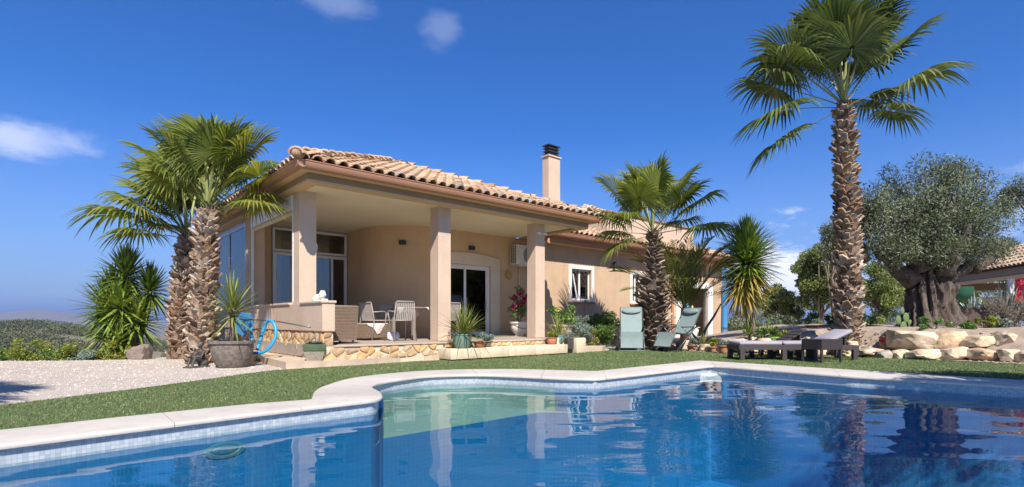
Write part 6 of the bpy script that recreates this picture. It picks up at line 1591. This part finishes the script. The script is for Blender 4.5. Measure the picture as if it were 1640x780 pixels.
for i in range(21): 
    x = -.25+i*.025; part('woven_strip', MB().cbox(x-.009,x+.009,-.224,-.214,.245,.414,.003), M['resin'], t)
for i in range(17):
    y = -.2+i*.025; part('woven_strip', MB().cbox(-.264,-.254,y-.009,y+.009,.245,.414,.003), M['resin'], t)
# ------------------------------------------------------------ pots in front of and on the bed
pots = [('terracotta pot with a bushy green plant, right end of the row by the recliner',1160,566,.19,.135,.10,'terracotta','grey',1.0),
 ('small terracotta pot with bright green leaves left of the largest terracotta pot',1142,564,.13,.08,.06,'terracotta','lime',1.7),
 ('brown pot with grassy leaves, third from the right in the row by the recliner',1127,562,.17,.09,.07,'stonepot','spiky',1.6),
 ('low brown pot with grey green succulents behind the sideways recliner',1108,562,.15,.12,.09,'terracotta','grey',1.2),
 ('terracotta pot with spiky leaves left end of the row, under the recliner arm',1072,561,.14,.10,.08,'terracotta','spiky',1.1)]
for i, (lb_, x, y, h, rt, rb, m_, k_, pr) in enumerate(pots): potplant(lb_, G(x, y, 0), h, rt, rb, M[m_], k_, pr, 90+i, group='row of pots by the recliner')
bp_ = [('lime green plastic pot on the rock bed behind the lounger',1241,551,13.0,.21,.13,.10,'lime_pot','bush',1.0),
 ('low terracotta bowl with green plants left of the lime green pot',1222,549,13.3,.14,.16,.12,'terracotta','bush',1.0),
 ('patterned brown pot with lime green leaves right of the lime green pot',1260,552,13.0,.17,.14,.10,'terracotta','lime',1.3),
 ('left brown planter behind the lounger head, beside the tallest palm',1303,535,14.6,.28,.20,.15,'terracotta','bush',1.1),
 ('right brown planter partly behind the tallest palm trunk',1331,532,14.8,.24,.20,.16,'terracotta','bush',.9),
 ('shallow terracotta dish with a paddle cactus above the big rocks',1447,530,12.4,.07,.30,.22,'terracotta','none',1),
 ('painted red and white pot tucked between palm trunk and big rocks',1425,552,11.5,.20,.18,.13,'terracotta','rosette',1.1)]
for i, (lb_, x, y, Y, h, rt, rb, m_, k_, pr) in enumerate(bp_):
    q = potplant(lb_, W(x, y+2, Y), h, rt, rb, M[m_], k_, pr, 190+i, group='pots on the rock bed')
    if 'cactus' in lb_:
        for a, b_, rr in (((0,0,.12),(.0,0,.05),.11),((.06,0,.34),(0,0,0),.10),((-.12,0,.28),(0,0,0),.09),((.17,.02,.20),(0,0,0),.08),((-.03,0,.50),(0,0,0),.07)):
            part('paddle', MB().sphere(a, (rr*.75, .022, rr*1.2), 14, 8), mat('cactus_pad',(.10,.16,.06),(.14,.20,.08),9), q, True)
    if 'painted' in lb_:
        part('painted_band', MB().lathe([(.183,.08),(.186,.09),(.186,.12),(.183,.13)], 24), M['red_cloth'], q)
for i, (x, y, Y, r3, m_, lb_) in enumerate([(1499,532,11.3,(.36,.25,.17),'shrub','low dark green succulent mat above the big rocks'),(1552,536,10.9,(.14,.12,.15),'shrub','small round green tuft between two big rocks'),(1578,525,11.9,(.40,.2,.14),'lime','low yellow green plants in front of the brown screen'),(1605,527,11.8,(.25,.2,.14),'grey_leaf','reddish grey low plant beside the agaves'),(1405,545,12.2,(.30,.2,.14),'grey_leaf','grey green ground plant between the palm and big rocks'),(1380,522,13.4,(.32,.2,.20),'shrub','green plants right behind the tallest palm trunk')]):
    shrub(lb_, W(x, y, Y), r3, 1500, .05, M[m_], 160+i, 'plant', 'low_plant', ncl=12)
def agave(label, loc, n, L_, w_, seed, m_='grey_leaf', lo=20, hi=88):
    t = thing('agave', label, 'agave', loc)
    ms = []
    for k in range(3):
        vs = []; d = Vector((0,1,0))
        for s, ww in ((0,.7),(.25,1),(.6,.75),(1,.03)):
            c = Vector((0, L_*s, -.10*L_*s*s*(k-.5))); vs += [c-Vector((w_*ww,0,-.25*w_*ww)), c-Vector((0,0,w_*.3*ww)), c+Vector((w_*ww,0,.25*w_*ww))]
        me = bpy.data.meshes.new('leaf'); me.from_pydata([tuple(v) for v in vs], [], [(a*3+j, a*3+j+1, a*3+4+j, a*3+3+j) for a in range(3) for j in (0,1)]); me.materials.append(M['agave']); ms.append(me)
    r = random.Random(seed)
    for i in range(n):
        s = (i+.5)/n; put('leaf', ms[i % 3], t, loc=(0,0,.05), rot=(R(hi-(hi-lo)*s), 0, R(i*137.5)), scale=r.uniform(.85,1.1))
    return t
M['agave'] = ramp_mat('agave_leaf', [(.16,.22,.18),(.24,.30,.26),(.30,.36,.31)], .5, False, bump=0)
agave('large pale agave right of the brown screen', W(1612,520,15.0), 26, 1.15, .075, 1)
agave('pale agave left of the larger one, behind the brown screen', W(1560,515,19.0), 22, 1.0, .07, 2)
agave('agave cut by the right edge, near the red cloth', W(1650,522,14.5), 24, 1.1, .075, 3)
t = thing('bare_shrub', 'leafless grey shrub in front of the agaves at the right edge', 'shrub', W(1618,530,12.2))
mb = MB(); r = random.Random(4)
for i in range(46):
    a = r.uniform(0,6.28); l_ = r.uniform(.45,.85); e = Vector((math.cos(a)*l_*.75, math.sin(a)*l_*.5, l_)); limb(mb, (0,0,0), e, .008, .003, i, 5, .07)
    for k in range(3): limb(mb, e*r.uniform(.4,.8), e*1.0+Vector((r.uniform(-.25,.25), r.uniform(-.2,.2), r.uniform(-.1,.2))), .004, .002, i*7+k, 3, .06)
part('twigs', mb, M['bark2'], t)
leaf_cloud('foliage', clumps_in(3, 16, (-.2,0,.35), (.5,.3,.3), .16), 1500, .05, mat('dull_leaf',(.10,.09,.06),(.16,.12,.09),9), 5, t)
# driftwood anchor shape beside the blue roll
t = thing('iron_anchor', 'grey curved iron anchor leaning in front of the garage pier', 'anchor', G(1150,560,0)+Vector((0,1.2,.1)))
part('shank', MB().tube([(0,0,.15),(.12,0,.45),(.34,0,.78),(.55,.0,1.15)], [.045,.04,.035,.02], 8), M['alu_dark'], t, True)
part('arm', MB().tube([(-.30,0,.34),(-.16,0,.14),(0,0,.14),(.20,0,.10),(.36,0,.22)], [.015,.05,.06,.05,.02], 8), M['alu_dark'], t, True)
t = thing('blue_roll', 'upright bright blue rolled cover at the right corner of the house', 'rolled cover', W(1160,541,21.5))
part('roll', MB().lathe([(.11,-.6),(.13,-.55),(.13,.6),(.12,1.2),(.13,1.9),(.11,2.0)], 18), M['blue'], t, 40)
part('strap', MB().lathe([(.133,.35),(.136,.36),(.136,.42),(.133,.43)], 18), M['alu_dark'], t)
# things on the store shelves
GS = 'cleaning things on the garage shelves'
def hput(nm, lb_, cat, mb, m_, u_, v_, z):
    q = part(nm, mb, m_, None, True, loc=HW(u_, v_, z)); tag(q, lb_, cat, GS); return q
bot = lambda h, r_: MB().lathe([(r_*.9,0),(r_,.02),(r_,h*.65),(r_*.4,h*.82),(r_*.4,h),(.002,h)], 12)
for i, (nm, lb_, mm, u_, z, h, r_) in enumerate([('bottle','blue bottle on the upper garage shelf','hose',17.2,1.13,.38,.12),('bottle','yellow bottle on the upper garage shelf','yellowp',17.62,1.13,.30,.09),('bottle','white bottle on the upper garage shelf','white_trim',16.95,1.13,.34,.10),('canister','pale blue canister on the lower garage shelf','hose',17.0,.48,.42,.15),('canister','white canister on the lower garage shelf','white_trim',17.45,.48,.46,.17),('canister','white sack like canister on the garage floor','white_trim',17.75,.06,.5,.2)]):
    if mm == 'yellowp': M['yellowp'] = mat('yellow_plastic', (.70,.55,.05), (.65,.5,.05), 4, .4)
    hput(nm, lb_, nm, bot(h, r_), M[mm], u_, 3.45, z)
# ------------------------------------------------------------ outbuilding on the right edge
OBD = Vector((.287, 1, 0)).normalized(); OBN = Vector((OBD.y, -OBD.x, 0))
far_ = W(1520,459,25); Ez = CH+(HZ-459)/FP*25
def obrot(): return math.atan2(-OBD.x, OBD.y)
ob = thing('outbuilding', 'open sided outbuilding with tiled roof behind the olive tree', 'outbuilding', (far_.x, far_.y, 0), obrot())
# local: +y away along the eave, +x to the right (inside)
Lb = 16
part('fascia_beam', MB().cbox(0, .16, -Lb, 0, Ez, Ez+.46, .01), mat('taupe_beam',(.22,.17,.13),(.19,.15,.115),4,.7), ob)
part('beam_trim', MB().cbox(-.05, .0, -Lb, .02, Ez-.01, Ez+.14, .01), M['soffit'], ob)
part('beam', MB().cbox(.16, 5.5, -.5, -.25, Ez-.22, Ez+.1, .01), M['cornice'], ob)
part('ceiling', MB().box(.16, 5.6, -Lb, 0, Ez+.2, Ez+.26), M['cornice'], ob)
for y in (-.4, -8): part('post', MB().cbox(5.2, 5.5, y-.15, y+.15, -.2, Ez+.2, .01), M['column'], ob)
orf = bpy.data.objects.new('roof', None); COL.objects.link(orf); orf.parent = ob
tile_face(orf, (-.12, 0, Ez+.47), (0, -1), (1, 0), R(28), [(0, 0), (Lb, 0), (Lb, 3.4), (1.6, 3.4)], sp=.26, ex=.38, individual=True, seed=44, lim=300)
part('gable_end', MB().add([(.0,0,Ez+.3),(3.4,-3,Ez+.3),(3.1,-3,Ez+1.75)], [(0,1,2)]), M['column'], ob)
t = thing('screen', 'low dark brown rounded screen behind the bed plants', 'screen', W(1560,521,14.8), R(-12))
part('panel', MB().prism([(-.60,-.35),(.60,-.35),(.56,.10),(.46,.42),(.36,.50),(-.60,.50)], 'y', 0, .05), mat('brown_fabric',(.085,.055,.045),(.07,.045,.04),5,.8), t)
for x in (-.5,0,.45): part('leg', MB().cbox(x-.02,x+.02,.01,.04,-.6,-.35,.004), M['black'], t)
t = thing('parasol', 'hanging green half round parasol canopy under the outbuilding eave', 'parasol', W(1536,470,18.5))
part('canopy', MB().lathe([(.02,-.26),(.18,-.24),(.30,-.16),(.38,.0),(.40,.22),(.38,.22),(.3,0),(.02,-.2)], 20), mat('green_canvas',(.01,.10,.05),(.015,.08,.04),4,.8), t, 40)
part('pole', MB().tube([(0,0,-.26),(0,0,-1.5)], .02, 8), M['black'], t)
t = thing('hanging_cloth', 'red and white cloth hanging from the outbuilding eave at the right edge', 'cloth', W(1638,465,15.0))
part('cloth', MB().add([(x*.1-.22, .03*math.sin(x*1.9), z) for z in (.33,.1,-.1,-.33) for x in range(6)], [(r_*6+c_, r_*6+c_+1, r_*6+7+c_, r_*6+6+c_) for r_ in range(3) for c_ in range(5)]), M['red_cloth'], t, True)
part('white_cloth', MB().cbox(-.42,-.24,-.01,.02,-.3,.33,.004), M['white_trim'], t)
shrub('yellow flowering bush seen through the outbuilding opening', at(1545,26,.0), (.8,.6,.7), 2500, .12, M['lime'], 171, name='bush')
for i, (x, Y, s) in enumerate([(1560,30,1.8),(1610,32,2.0),(1660,30,2.2),(1520,33,1.8)]):
    leafy_tree('broadleaf_tree', ['grey green tree behind the outbuilding opening, left','grey green tree behind the outbuilding opening, middle','tree behind the outbuilding near the right edge','dark tree behind the olive trunk right side'][i], 'tree', at(x, Y), 3.0, (0,0,2.0), (s,s*.8,1.4), 20, .55, 9000, .16, M['olive' if i % 2 else 'pine'], 260+i, .12, BG)
leafy_tree('pine_tree', 'grey blue pine rising behind the outbuilding roof', 'pine tree', at(1612,36), 7.2, (0,0,5.6), (1.3,1.1,1.2), 22, .5, 9000, .15, M['olive'], 281, .14, BG)
# planting behind the photographer's side of the garden, seen only in reflections and as shade
fan_palm('fan palm on the gravel left of the view, shading its edge', Vector((-5.6, 2.0, -.02)), 3.3, .2, .15, .12, crown(4, 16, -15, 80), .9, .8, 40, 'frond', bw=.14, bh=.17, boot_out=.05)
leafy_tree('shade_tree', 'broad tree right of the view, shading the pool coping', 'tree', Vector((7.0, 4.0, 0)), 3.6, (0,0,3.1), (1.7,1.1,.7), 30, .45, 16000, .12, M['olive'], 291, .14)
for i, x in enumerate((-14,-8,-2,4,10,16)):
    shrub(['leftmost tall hedge bush behind the pool','second tall hedge bush from the left behind the pool','tall hedge bush behind the pool, left of centre','tall hedge bush behind the pool, right of centre','second tall hedge bush from the right behind the pool','rightmost tall hedge bush behind the pool'][i], Vector((x, -12+1*(i % 2), 0)), (2.6,1.4,2.2), 3500, .35, M['shrub'], 300+i, name='hedge_bush', ncl=18)
# hanging electric lines far right
for k_ in range(2):
    a, b_ = W(1140, 462+k_*8, 40), W(1290, 470+k_*7, 60); pts = [a.lerp(b_, i/10)-Vector((0,0,.25*math.sin(math.pi*i/10))) for i in range(11)]
    q = part('power_line', MB().tube(pts, .012, 5), M['black']); tag(q, ('upper','lower')[k_]+' dark cable crossing the sky right of the tall yucca', 'cable')

# thin air over the far hills
hz_m = bpy.data.materials.new('haze'); hz_m.use_nodes = True; n_ = hz_m.node_tree.nodes; n_.remove(n_['Principled BSDF'])
pv_ = n_.new('ShaderNodeVolumePrincipled'); pv_.inputs['Color'].default_value = (.42,.60,1,1); pv_.inputs['Density'].default_value = .00013; pv_.inputs['Anisotropy'].default_value = .2
hz_m.node_tree.links.new(pv_.outputs[0], n_['Material Output'].inputs['Volume'])
part('haze', MB().box(-21000,21000,-21000,21000,-90,260), hz_m, None, kind='stuff')
